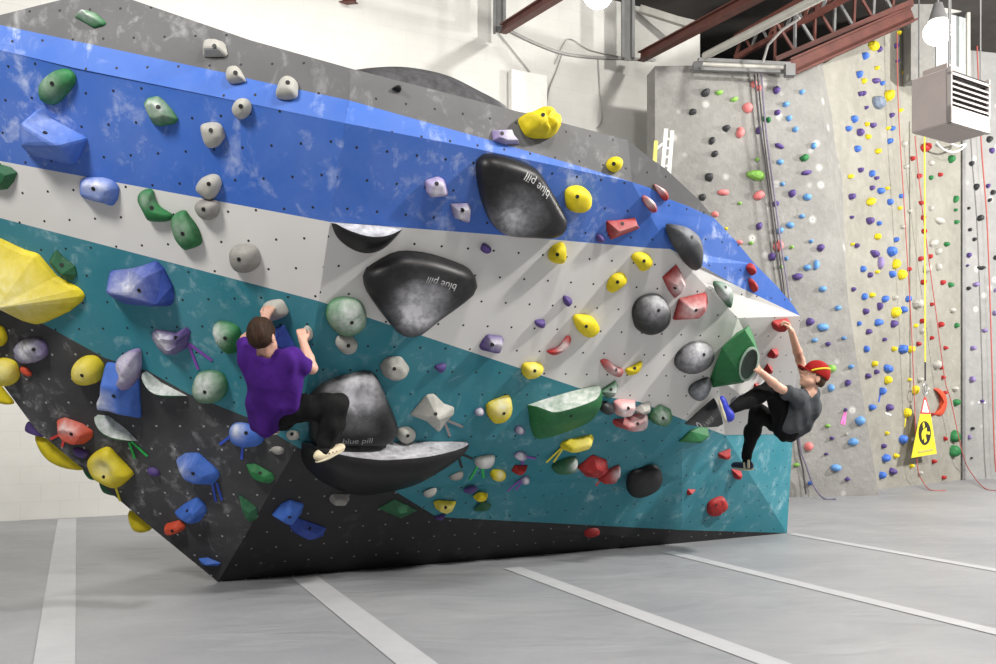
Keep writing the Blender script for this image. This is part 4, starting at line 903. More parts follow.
# ------------------------------------------------------------------ unit heater hanging from the ceiling
def heater():
    hN=4.06; D0=7.8
    N0=pt(951,122,D0); zb=N0.z; zt=pt(949,66,D0).z
    def atz(px,py,z): D=(z-H)*F/(HY-py); return Vector(((px-CX)/F*D,D,z))
    Lb=atz(911,133.6,zb); Rb=atz(996.5,132,zb); ex=Lb-N0; ey=Rb-N0; Z=Vector((0,0,zt-zb))
    ex=Vector((ex.x,ex.y,0)); ey=Vector((ey.x,ey.y,0)); ey=(ey-ex.normalized()*ey.dot(ex.normalized()))
    root=empty('unit_heater',N0); tag(root,'grey louvred unit heater hanging under the ceiling beside the bright lamp','heater')
    cm=simple('heater_casing',(.36,.31,.30),.5,.08,3); dark=simple('heater_inside',(.012,.012,.012),.8,.1); lv=simple('heater_louvre',(.36,.325,.315),.45,.05)
    o=Vector((0,0,0)); fr=ey.normalized(); nb=ex.normalized(); fn=-nb  # louvred front plane normal
    m=MB(); m.box(o+ex*.10,ex*.9,ey,Z); c=m.build('casing',cm,root)
    md=c.modifiers.new('b','BEVEL'); md.width=.012
    # frame round the outlet
    e=ex*.10; m=MB()
    m.box(o,e,ey*.035,Z); m.box(o+ey*.965,e,ey*.035,Z); m.box(o+Z*.0,e,ey,Z*.30); m.box(o+Z*.86,e,ey,Z*.14*.35); m.build('outlet_frame',lv,root)
    m=MB(); m.box(o+ex*.09+Z*.02,ex*.012,ey,Z*.96); m.build('outlet_back',dark,root)
    for i in range(5):
        z=.34+i*.098; m=MB(); m.box(o+Z*z+ey*.03-fn*.0,ex*.07+Z*.03,ey*.94,Z*.035); m.build('louvre',lv,root)
    m=MB(); m.box(o+Z*.86+ex*.01,ex*.05,ey,Z*.05); m.build('top_slat',lv,root)
    m=MB()
    for i in range(26): m.beam(o+ex*.075+ey*(.04+i*.037)+Z*.33,o+ex*.075+ey*(.04+i*.037)+Z*.8,.006,.006)
    g_=m.build('fin_grille',simple('fin_steel',(.25,.24,.23),.4,.1,metal=.5),root)
    m=MB(); m.box(o+Z*1.002+ex*.25+ey*.15,ex*.6,ey*.4,Z*.16); m.build('top_box',cm,root)
    m=MB()
    for a,b in((.15,.1),(.9,.1),(.15,.9),(.9,.9)):
        p=o+ex*a+ey*b+Z; m.tube([p,p+Vector((0,0,7.5-zt))],.008,6)
    m.build('hanger_rod',M_GSTEEL,root)
heater()
# ------------------------------------------------------------------ lamps
def emis(name,col,s):
    m=bpy.data.materials.new(name); m.use_nodes=True; b=m.node_tree.nodes['Principled BSDF']; b.inputs['Emission Color'].default_value=(*col,1); b.inputs['Emission Strength'].default_value=s; return m
M_GLOW=emis('lamp_glow',(1,.97,.9),22)
def highbay(px,py,D,r,label):
    c=pt(px,py,D); root=empty('high_bay_lamp',c); tag(root,label,'ceiling lamp')
    V=[];Fc=[];n=20;m_=10
    for j in range(m_):
        a=math.pi*j/(m_-1)
        for i in range(n): V.append(Vector((r*math.sin(a)*math.cos(2*math.pi*i/n),r*math.sin(a)*math.sin(2*math.pi*i/n),r*.95*math.cos(a))))
    for j in range(m_-1):
        for i in range(n): Fc.append((j*n+i,j*n+(i+1)%n,(j+1)*n+(i+1)%n,(j+1)*n+i))
    mesh('globe',V,Fc,M_GLOW,root,True)
    m=MB(); m.tube([Vector((0,0,r*.8)),Vector((0,0,r*1.2)),Vector((0,0,r*2.1))],[r*.7,r*.55,r*.3],16); m.build('housing',M_GSTEEL,root,True)
    m=MB(); m.tube([Vector((0,0,r*2)),Vector((0,0,7.5-c.z))],.012,6); m.build('cord',M_GSTEEL,root)
highbay(938,32,9.2,.145,'glowing high bay lamp right of the grey column over the heater')
highbay(598,-6,9.8,.17,'glowing high bay lamp at the top edge above the white wall')
# ------------------------------------------------------------------ roof steel
def beamobj(name,a,b,w,h,mat,label,cat='beam',group=None,flange=True):
    m=MB(); d=(b-a).normalized(); u=d.cross(Vector((0,0,1))).normalized(); v=u.cross(d)
    if flange:
        m.beam(a+v*h/2,b+v*h/2,w,h*.14); m.beam(a-v*h/2,b-v*h/2,w,h*.14); m.beam(a,b,w*.18,h)
    else: m.beam(a,b,w,h)
    return tag(m.build(name,mat),label,cat,group)
beamobj('roof_beam',pt(503,29,11.9),pt(572,-14,9.9),.11,.11,M_RED,'red steel brace running up from the left grey column')
beamobj('roof_beam',pt(641,57,12.8),pt(790,-22,9.8),.12,.12,M_RED,'red steel brace running up from the right grey column')
beamobj('roof_beam',pt(790,68,12.0),pt(912,14,12.6),.16,.2,M_RED,'red steel edge beam above the sandy wall')
beamobj('roof_beam',pt(334,0,11.4),pt(356,-2,11.2),.10,.10,M_RED,'short red beam end at the top edge over the white wall')
beamobj('roof_beam',pt(690,-6,14),pt(676,30,14),.05,.05,M_RED,'thin red diagonal beside the white ceiling edge')
m=MB(); m.tube([pt(705,56,11.6),pt(830,-8,9.6)],.052,14); tag(m.build('ceiling_pipe',M_PIPE,smooth=True),'thick white pipe slanting up from the top of the grey wall','pipe')
m=MB(); m.tube([pt(700,64,11.75),pt(790,68,11.9)],.032,10); o=tag(m.build('anchor_bar',M_PIPE,smooth=True),'white anchor bar along the top of the grey wall','bar')
m=MB(); m.beam(pt(698,60,11.8),pt(790,64.5,11.95),.06,.05); m.beam(pt(700,69,11.7),pt(790,72,11.85),.05,.04); m.box(pt(694,70,11.7),(.12,0,0),(0,.1,0),(0,0,.12)); m.box(pt(786,75,11.7),(.13,0,0),(0,.1,0),(0,0,.16)); m.build('bar_bracket',M_GSTEEL,o)
def column(x0,x1,y0,D,label):
    a=pt(x0,y0,D); b=pt(x1,y0,D); m=MB(); dz=7.5-a.z; w=(b-a).length
    p=a; up=Vector((0,0,dz)); X=(b-a)
    m.box(p,X*.22,(0,.1,0),up); m.box(p+X*.78,X*.22,(0,.1,0),up); m.box(p+X*.2+Vector((0,.045,0)),X*.6,(0,.01,0),up)
    return tag(m.build('steel_column',M_GSTEEL),label,'column')
column(493,506,31,11.9,'grey steel column stub at the top of the white wall, left one')
column(622,635,57,12.7,'grey steel column at the top of the white wall, right one beside the grey wall')
def wire(label,pts,r,pl=(12.28,.487,0),mat=M_GSTEEL,name='wall_cable'):
    m=MB(); m.tube([Vector(q) for q in catmull_open([np.array(on(pl,x,y)) for x,y in pts])],r,6); return tag(m.build(name,mat,smooth=True),label,'cable')
LG=simple('cable_grey',(.32,.31,.30),.6,.1)
wire('grey conduit sagging from the left column to the right column',[(510,31),(535,43),(562,53),(590,57),(625,58.5),(655,60)],.022,mat=LG,name='wall_conduit')
wire('thin cable running from the left column down to the white wall panel',[(498,32),(515,53),(530,72)],.009,mat=LG)
wire('thin cable hanging from the conduit down to the yellow knob, steep one',[(562,54),(556,72),(549,90),(546,112)],.009,mat=LG)
wire('thin cable peaking above the conduit and falling to the right column',[(555,64),(563,45),(571,39),(590,50),(622,57)],.007,mat=LG)
wire('thin vertical cable ending in a loop on the white wall',[(598,58),(600,90),(602,118),(597,128)],.008,mat=LG)
m=MB(); a=on_back(508,113); b=on_back(543,116); dz=Vector((0,0,on_back(508,72).z-a.z)); X=b-a; X.z=0; bx=m.box(a-ROOMV*.12,X,ROOMV*.11,dz); tag(m.build('wall_panel',simple('white_panel',(.72,.71,.68),.6,.04)),'white flat box mounted on the back wall above the ridge','wall box')
# ladder behind the ridge
def ladder():
    D=11.2; root=empty('step_ladder',pt(664,175,D)); O=root.location.copy(); al=simple('ladder_aluminium',(.55,.55,.52),.4,.1,metal=.3); yl=simple('ladder_yellow_rail',(.55,.52,.12),.5,.1)
    tag(root,'aluminium step ladder standing behind the ridge against the grey wall','ladder')
    for a,b,mt in (((661,185),(666,129),al),((668,185),(672,131),al),((653,185),(656,141),yl)):
        m=MB(); m.beam(pt(*a,D)-O,pt(*b,D)-O,.035,.05); m.build('rail',mt,root)
    for y in (139,148,157,166):
        m=MB(); m.beam(pt(665.5,y,D)-O,pt(671,y+1,D)-O,.03,.03); m.build('rung',al,root)
    m=MB(); m.beam(pt(655,150,D)-O,pt(664,143,D)-O,.03,.03,); m.build('brace',al,root)
ladder()
# open web joists up in the dark roof
def joist(a,b,c,d,k,label):
    """lower chord a-b, upper chord c-d"""
    m=MB(); m.beam(a,b,.07,.07); m.beam(c,d,.07,.07)
    o=m.build('roof_joist',M_RED); tag(o,label,'roof joist')
    for i in range(k):
        t0=i/k; t1=(i+.5)/k; t2=(i+1)/k
        m=MB(); m.beam(a.lerp(b,t0),c.lerp(d,t1),.035,.035); m.beam(c.lerp(d,t1),a.lerp(b,t2),.035,.035); m.build('web_bar',M_GSTEEL if i%2 else M_RED,o)
joist(pt(775,60,12.3),pt(912,2,12.4),pt(765,25,12.3),pt(905,-32,12.4),7,'red open web roof joist over the sandy wall')
joist(pt(735,58,13.0),pt(880,-20,11.6),pt(735,38,13.0),pt(880,-45,11.6),8,'open web roof joist in the dark behind the white pipe')
for i,(p,q) in enumerate((((640,9),(694,26)),)):
    beamobj('ceiling_edge_beam',pt(*p,13.2),pt(*q,13.0),.10,.10,M_PIPE,'pale beam at the meeting of white wall and dark roof',flange=False)
m=MB(); m.tube([pt(763,62,11.5),pt(768,45,11.3),pt(782,30,11.1),pt(800,18,10.9)],.018,6); tag(m.build('roof_cable',LG,smooth=True),'grey cable curving up from the anchor bar into the roof','cable')
# concrete column and pale panel behind the lamp
m=MB(); a=pt(911,80,13.3); b=pt(935,80,13.3); m.box(a,b-a,(0,.25,0),(0,0,7.5-a.z)); tag(m.build('concrete_column',M_W2),'grey square column stub dropping from the roof beside the bright lamp','column')
m=MB(); a=pt(936,80,13.5); b=pt(967,80,13.8); m.box(a,b-a,(0,.05,0),(0,0,7.5-a.z)); o=m.build('glazed_panel',simple('pale_panel',(.42,.45,.45),.4,.06)); tag(o,'pale panel with a white frame behind the bright lamp','panel')
m=MB(); m.beam(pt(968,80,13.6),pt(968,10,13.6),.05,.05); m.beam(pt(936,12,13.4),pt(967,8,13.6),.05,.09); m.build('panel_frame',M_PIPE,o)
# ------------------------------------------------------------------ people: smooth implicit bodies turned into one surface each
class SDF:
    def __init__(s,k=.02): s.p=[]; s.k=k; s.cut=[]; s.disp=None
    def cap(s,a,b,r1,r2=None,k=None): s.p.append(('c',np.array(a,float),np.array(b,float),r1,r2 if r2 is not None else r1,k or s.k)); return s
    def chain(s,P,R,k=None):
        for i in range(len(P)-1): s.cap(P[i],P[i+1],R[i],R[i+1],k)
        return s
    def ell(s,c,ax,rad,k=None): s.p.append(('e',np.array(c,float),np.array([list(a) for a in ax],float),np.array(rad,float),None,k or s.k)); return s
    def plane(s,o,n): s.cut.append((np.array(o,float),np.array(n,float))); return s     # removes the side n points to
    def hollow(s,a,b,r1,r2): s.cut.append(('h',np.array(a,float),np.array(b,float),r1,r2)); return s
    @staticmethod
    def dcap(X,a,b,r1,r2):
        ba=b-a; L=max(1e-9,ba@ba); t=np.clip(((X-a)@ba)/L,0,1); d=X-a-t[...,None]*ba
        return np.sqrt((d*d).sum(-1))-(r1+(r2-r1)*t)
    def mesh(s,h):
        lo=np.full(3,1e9); hi=-lo; M=.03
        for q in s.p:
            if q[0]=='c': r=max(q[3],q[4]); l=np.minimum(q[1],q[2])-r; u=np.maximum(q[1],q[2])+r
            else: r=max(q[3]); l=q[1]-r; u=q[1]+r
            lo=np.minimum(lo,l-M); hi=np.maximum(hi,u+M)
        n=np.ceil((hi-lo)/h).astype(int)+1; Fd=np.full(n,.5,dtype=np.float32)
        ax=[lo[i]+h*np.arange(n[i]) for i in range(3)]
        for q in s.p:
            if q[0]=='c': r=max(q[3],q[4]); l=np.minimum(q[1],q[2])-r; u=np.maximum(q[1],q[2])+r
            else: r=max(q[3]); l=q[1]-r; u=q[1]+r
            k=q[5]; m=k+2.5*h
            i0=np.maximum(0,((l-m-lo)/h).astype(int)); i1=np.minimum(n,((u+m-lo)/h).astype(int)+2)
            sl=tuple(slice(i0[j],i1[j]) for j in range(3))
            X=np.stack(np.meshgrid(*[ax[j][sl[j]] for j in range(3)],indexing='ij'),-1)
            if q[0]=='c': d=s.dcap(X,q[1],q[2],q[3],q[4])
            else:
                Y=(X-q[1])@q[2].T; d0=np.sqrt(((Y/q[3])**2).sum(-1)); d1=np.sqrt(((Y/q[3]**2)**2).sum(-1)); d=d0*(d0-1)/np.maximum(d1,1e-6)
            a=Fd[sl]; e=np.maximum(k-np.abs(a-d),0)/k; Fd[sl]=np.minimum(a,d)-e*e*k*.25
        X=np.stack(np.meshgrid(*ax,indexing='ij'),-1)
        if s.disp is not None: Fd=Fd+s.disp(X)
        for c in s.cut:
            if isinstance(c[0],str): Fd=np.maximum(Fd,-s.dcap(X,c[1],c[2],c[3],c[4]))
            else: Fd=np.maximum(Fd,(X-c[0])@c[1])
        # surface nets
        S=Fd<0; n=np.array(Fd.shape)
        c=[S[i:n[0]-1+i,j:n[1]-1+j,k:n[2]-1+k] for i in(0,1) for j in(0,1) for k in(0,1)]
        cnt=sum(x.astype(np.int8) for x in c); act=(cnt>0)&(cnt<8); idx=np.argwhere(act)
        acc=np.zeros((len(idx),3)); w=np.zeros(len(idx))
        for ax_ in range(3):
            o=[a for a in range(3) if a!=ax_]
            for da in(0,1):
                for db in(0,1):
                    p=idx.copy(); p[:,o[0]]+=da; p[:,o[1]]+=db; q=p.copy(); q[:,ax_]+=1
                    f0=Fd[tuple(p.T)]; f1=Fd[tuple(q.T)]; m=(f0<0)!=(f1<0)
                    t=np.where(m,f0/np.where(m,f0-f1,1),0); v=p.astype(float); v[:,ax_]+=t
                    acc[m]+=v[m]; w[m]+=1
        V=lo+h*(acc/w[:,None]); vid=np.full(act.shape,-1); vid[tuple(idx.T)]=np.arange(len(idx)); faces=[]
        for ax_ in range(3):
            o=[a for a in range(3) if a!=ax_]
            sl0=[slice(None)]*3; sl1=[slice(None)]*3; sl0[ax_]=slice(0,-1); sl1[ax_]=slice(1,None)
            m=S[tuple(sl0)]!=S[tuple(sl1)]; e=np.argwhere(m)
            ok=(e[:,o[0]]>0)&(e[:,o[1]]>0)&(e[:,o[0]]<n[o[0]]-1)&(e[:,o[1]]<n[o[1]]-1); e=e[ok]
            def g(a,b): q=e.copy(); q[:,o[0]]-=a; q[:,o[1]]-=b; return vid[tuple(q.T)]
            f=np.stack([g(0,0),g(1,0),g(1,1),g(0,1)],1)
            ins=S[tuple(e.T)]; flip=ins if ax_!=1 else ~ins
            f[flip]=f[flip][:,::-1]; faces.append(f)
        Fc=np.concatenate(faces); Fc=Fc[(Fc>=0).all(1)]
        return V,Fc
def sdf_obj(name,s,h,mat,parent,origin=Vector((0,0,0))):
    V,Fc=s.mesh(h); V=V-np.array(origin)
    me=bpy.data.meshes.new(name); me.from_pydata(V.tolist(),[],Fc.tolist())
    bm=bmesh.new(); bm.from_mesh(me); bmesh.ops.recalc_face_normals(bm,faces=bm.faces)
    bmesh.ops.smooth_vert(bm,verts=bm.verts,factor=.5,use_axis_x=True,use_axis_y=True,use_axis_z=True)
    bm.to_mesh(me); bm.free()
    o=link(name,me,mat,parent,True); return o
def U(v): return Vector(v).normalized()
def hand(s,w,f,b,side,sc=1.,curl=(35,50,40),spread=.16,thumb=.8):
    """wrist w, finger direction f, back-of-hand direction b, side=+1 thumb on +x of (f x b)"""
    f=U(f); b=(Vector(b)-Vector(b).dot(f)*f).normalized(); x=f.cross(b)*side; w=Vector(w)
    k=.008*sc
    for j,o in enumerate((.028,.010,-.010,-.027)):
        kn=w+f*.078*sc+x*o*sc+b*.002*sc*(1-abs(o)*20)
        s.cap(w+x*o*.55*sc,kn,.0135*sc,.0115*sc,.014*sc)
        L=(.040,.045,.042,.033)[j]*sc; d=(f+x*o*spread*30*.05).normalized(); p=kn; a=0
        for m,(cl,ll) in enumerate(zip(curl,(1,.65,.5))):
            a+=math.radians(cl+(2-j)*2); dd=d*math.cos(a)-b*math.sin(a); q=p+dd*L*ll
            s.cap(p,q,(.0098-.001*m)*sc,(.0090-.001*m)*sc,.005*sc); p=q
    # thumb
    t0=w+f*.02*sc+x*.026*sc-b*.006*sc; t1=t0+(x*.75*thumb+f*.75-b*.25).normalized()*.038*sc; t2=t1+(x*.15+f*.85-b*.5).normalized()*.030*sc; t3=t2+(f*.7-b*.7-x*.1).normalized()*.022*sc
    s.chain([t0,t1,t2,t3],[.0145*sc,.012*sc,.0105*sc,.009*sc],.008*sc)
def head(s,c,fwd,up,sc=1.):
    f=U(fwd); u=(Vector(up)-Vector(up).dot(f)*f).normalized(); r=f.cross(u); c=Vector(c); A_=[f,r,u]; g=lambda x,y,z:c+(f*x+r*y+u*z)*sc
    s.ell(g(-.008,0,.022),A_,[.094*sc,.074*sc,.090*sc],.02)          # cranium
    s.ell(g(.030,0,-.040),A_,[.058*sc,.056*sc,.070*sc],.03)          # face
    s.ell(g(.062,0,-.092),A_,[.026*sc,.030*sc,.022*sc],.025)         # chin
    s.cap(g(.070,.024,-.055),g(.035,.05,-.06),.018*sc,.018*sc,.03); s.cap(g(.070,-.024,-.055),g(.035,-.05,-.06),.018*sc,.018*sc,.03)
    s.cap(g(.082,0,-.002),g(.103,0,-.034),.009*sc,.0125*sc,.012)     # nose
    s.cap(g(.092,.011,-.037),g(.092,-.011,-.037),.0085*sc,.0085*sc,.008)
    s.cap(g(.082,.017,-.063),g(.082,-.017,-.063),.0075*sc,.0075*sc,.005); s.cap(g(.080,.014,-.073),g(.080,-.014,-.073),.008*sc,.008*sc,.005)
    s.cap(g(.080,.035,.012),g(.086,.012,.010),.008*sc,.008*sc,.014); s.cap(g(.080,-.035,.012),g(.086,-.012,.010),.008*sc,.008*sc,.014)
    for y in(.077,-.077):
        s.ell(g(-.004,y,-.018),[f,r,u],[.019*sc,.008*sc,.030*sc],.008)
    return g,(f,r,u)
def eyes(parent,g,fr,sc,origin):
    f,r,u=fr
    for y in(.029,-.029):
        for nm,off,rad,m in(('eye',.071,.0125,M_EYE),('iris',.0775,.0072,M_IRIS)):
            s=SDF(.002); s.ell(g(off,y,-.008),[f,r,u],[rad*sc*.95]*3); o=sdf_obj(nm,s,.0028,m,parent,origin)
def cloth(name,col,rough=.85,fold=.35,fscale=9):
    k=N(name); co=k.obj(); n=k.noise(fscale,4,.55,k.mapping(co,(1,1,.45),(0,.4,0)),1.0); m=k.noise(260,2,.5,co)
    c=k.mix(k.ramp(n,.3,.7),tuple(x*.85 for x in col),tuple(min(1,x*1.1) for x in col))
    k.l(c,k.b.inputs['Base Color']); k.b.inputs['Roughness'].default_value=rough; k.b.inputs['Specular IOR Level'].default_value=.15
    k.bump(k.math('ADD',n,k.math('MULTIPLY',m,.04)),fold,.03); return k.m
def skin(name,col):
    k=N(name); co=k.obj(); n=k.noise(22,4,.6,co); c=k.mix(k.ramp(n,.3,.7),col,(min(1,col[0]*1.08),col[1]*.93,col[2]*.92))
    k.l(c,k.b.inputs['Base Color']); k.b.inputs['Roughness'].default_value=.5; k.b.inputs['Subsurface Weight'].default_value=.12
    k.b.inputs['Subsurface Radius'].default_value=(.012,.005,.003); return k.m
M_SKIN1=skin('skin_fair',(.60,.36,.27)); M_SKIN2=skin('skin_light',(.58,.36,.26)); M_EYE=simple('eye_white',(.7,.7,.68),.3,0); M_IRIS=simple('iris_brown',(.03,.018,.01),.2,0)
def hair_mat(name,col):
    k=N(name); co=k.obj(); n=k.noise(60,3,.6,k.mapping(co,(1.6,1.6,.3)),.5); c=k.mix(k.ramp(n,.3,.7),tuple(x*.6 for x in col),tuple(x*1.5 for x in col))
    k.l(c,k.b.inputs['Base Color']); k.b.inputs['Roughness'].default_value=.6; k.b.inputs['Specular IOR Level'].default_value=.15; k.bump(n,.5,.01); return k.m
def folds(seed,amp,freqs):
    rs=random.Random(seed); W=[]
    for fq in freqs:
        d=Vector((rs.uniform(-1,1),rs.uniform(-1,1),rs.uniform(-.4,.4))).normalized()*fq; W.append((np.array(d),rs.uniform(0,6),np.array(Vector((rs.uniform(-1,1),rs.uniform(-1,1),rs.uniform(-1,1))).normalized()*fq*.4),rs.uniform(0,6)))
    def fn(X):
        t=0
        for d,p,e,q in W: t=t+amp*np.sin(X@d+p+1.2*np.sin(X@e+q))
        return t
    return fn
def wallD(px,py):
    pl=facet_at(px,py); return on(pl,px,py).y

# ---------------- the boy in the purple shirt
def boy_one():
    LH=(269.5,310); RH=(302,333)
    pp=lambda x,y,off,ref=None: pt(x,y,(wallD(*(ref or (x,y))))-off)
    neck=pp(267,352,.34); headc=pp(262.5,336,.34); hips=pp(281,415,.30)
    root=empty('person',hips); O=hips
    tag(root,'boy in a purple t-shirt and black trousers climbing, seen from behind','person',kind='thing')
    Ls=pp(250,357,.30); Rs=pp(291,359,.33)
    Le=pp(246,340,.17); Lw=pp(265,319,.145); Re=pp(311.5,368,.26); Rw=pp(303,341,.13)
    chest=pp(270,372,.31); waist=pp(275,398,.32)
    s=SDF(.025)
    s.chain([neck,chest,waist,hips+Vector((0,.03,.02))],[.05,.095,.08,.07],.05); s.cap(Ls,Rs,.045,.045,.05)
    s.cap(neck,headc,.043,.045,.02)
    fwd=Vector((.30,1,.12)); up=Vector((-.05,-.12,1)); sc=.92
    g,fr=head(s,headc,fwd,up,sc)
    s.chain([Ls,Le,Lw],[.043,.034,.024],.02); s.chain([Rs,Re],[.044,.036],.02); s.chain([Re,Re.lerp(Rw,.35),Rw],[.034,.034,.0235],.015)
    hf=(pp(270,308,.06)-Lw).normalized()
    hand(s,Lw,Vector((.35,.25,1)),Vector((.1,-1,.25)),-1,.80,curl=(40,45,35))
    hand(s,Rw,Vector((-.25,.3,1)),Vector((.1,-1,.3)),1,.80,curl=(45,45,35))
    knee=pp(337,405,.34); ank=pp(325,446,.42,(325,436)); Rh=pp(288,410,.33); Lh=pp(270,416,.27)
    lk=pp(262,398,.17); la=pp(268,424,.19)
    s.chain([Rh,knee],[.06,.048],.02); s.chain([knee,knee.lerp(ank,.4),ank],[.050,.048,.032],.02)
    s.chain([Lh,lk],[.055,.048],.02); s.chain([lk,la],[.05,.034],.02)
    s.cap(ank,pp(322,451,.44,(322,438)),.032,.03)
    body=sdf_obj('body',s,.0048,M_SKIN1,root,O)
    eyes(body,g,fr,sc,O)
    # hair: short, brown
    f,r,u=fr; hs=SDF(.015)
    hs.ell(g(-.014,0,.030),[f,r,u],[.098*sc,.082*sc,.094*sc]); hs.ell(g(-.045,0,-.012),[f,r,u],[.062*sc,.072*sc,.065*sc],.03)
    hs.plane(g(.062,0,.0),f*.9-u*.3); hs.plane(g(-.05,0,-.080),-u+f*.15); hs.disp=folds(3,.0012,(90,140,190))
    sdf_obj('hair',hs,.0045,hair_mat('hair_brown',(.035,.019,.012)),body,O)
    # shirt: loose, hanging off the back
    t=SDF(.04); bk=Vector((0,-1,0))
    t.chain([neck-Vector((0,0,.035)),chest+bk*.01,waist+bk*.02],[.062,.118,.118],.06)
    t.cap(Ls-Vector((0,0,.01)),Rs-Vector((0,0,.01)),.062,.062,.05)
    t.cap(pp(256,364,.30),pp(258,425,.33),.075,.055,.05); t.cap(pp(290,366,.33),pp(286,402,.38),.08,.085,.05)
    t.cap(pp(271,400,.38),pp(268,426,.41),.092,.07,.05)
    t.cap(pp(262,405,.35),pp(265,426,.35),.08,.05,.05)
    t.chain([Ls,Ls.lerp(Le,.75)],[.06,.056],.03); t.chain([Rs,Rs.lerp(Re,.66)],[.064,.060],.03)
    e=(Re-Rs).normalized(); 
    t.disp=folds(11,.0035,(22,31,45,60))
    t.hollow(neck+Vector((0,0,-.012)),headc,.058,.06)
    t.plane(pp(268,439,.36),Vector((-.30,.1,-1)).normalized())
    sdf_obj('shirt',t,.0055,cloth('purple_cotton',(.055,.012,.17)),root,O)
    # trousers
    q=SDF(.03); q.chain([hips+Vector((0,.02,.05)),hips+Vector((0,.01,0))],[.1,.1],.04)
    q.chain([Rh+Vector((0,.0,0)),knee],[.092,.072],.035); q.chain([knee,knee.lerp(ank,.45),ank.lerp(knee,.12)],[.070,.072,.060],.03)
    q.chain([Lh+Vector((0,.0,0)),lk],[.075,.060],.03); q.chain([lk,la],[.062,.05],.02); q.disp=folds(5,.0028,(30,44,66,85))
    sdf_obj('trousers',q,.0055,cloth('black_trousers',(.010,.010,.0105),fold=.5),root,O)
    # shoes
    def shoe(heel,toe,upv,mat,mat2,par):
        heel,toe=Vector(heel),Vector(toe); d=(toe-heel).normalized(); upv=(upv-upv.dot(d)*d).normalized(); x=d.cross(upv)
        a=SDF(.018); L=(toe-heel).length
        a.ell(heel+d*L*.22+upv*.012,[d,x,upv],[L*.27,.032,.036]); a.ell(heel+d*L*.62,[d,x,upv],[L*.40,.038,.028],.03); a.ell(heel+d*L*.9-upv*.004,[d,x,upv],[L*.16,.032,.02],.02)
        a.plane(heel-upv*.024,-upv)
        o=sdf_obj('shoe',a,.004,mat,par,O)
        b_=SDF(.01); b_.ell(heel+d*L*.24-upv*.02,[d,x,upv],[L*.27,.034,.010]); b_.ell(heel+d*L*.64-upv*.021,[d,x,upv],[L*.40,.040,.010],.02)
        sdf_obj('sole',b_,.0035,mat2,o,O)
        c_=SDF(.004)
        for i in range(3):
            m=heel+d*L*(.36+.13*i)+upv*(.022-.004*i); c_.cap(m-x*.034-upv*.016,m+upv*.008,.006,.006); c_.cap(m+upv*.008,m+x*.034-upv*.016,.006,.006)
        sdf_obj('strap',c_,.0028,M_BLACKR,o,O); return o
    globals()['shoe_fn']=shoe; globals()['M_BLACKR']=simple('black_rubber',(.012,.012,.012),.5,.1)
    cream=simple('cream_shoe',(.60,.52,.36),.6,.1,20)
    shoe(pp(316,459,.47,(316,440)),pp(342,446,.36,(342,437)),Vector((-.25,-.35,1)),cream,simple('pale_sole',(.5,.45,.33),.6,.1),root)
    shoe(pp(266,430,.22),pp(276,430,.08),Vector((0,0,1)),cream,simple('pale_sole_b',(.5,.45,.33),.6,.1),root)
    sk=SDF(.01); sk.cap(ank,pp(323,451,.44,(322,438)),.038,.036); sdf_obj('sock',sk,.005,cloth('black_sock',(.012,.012,.012)),root,O)
boy_one()

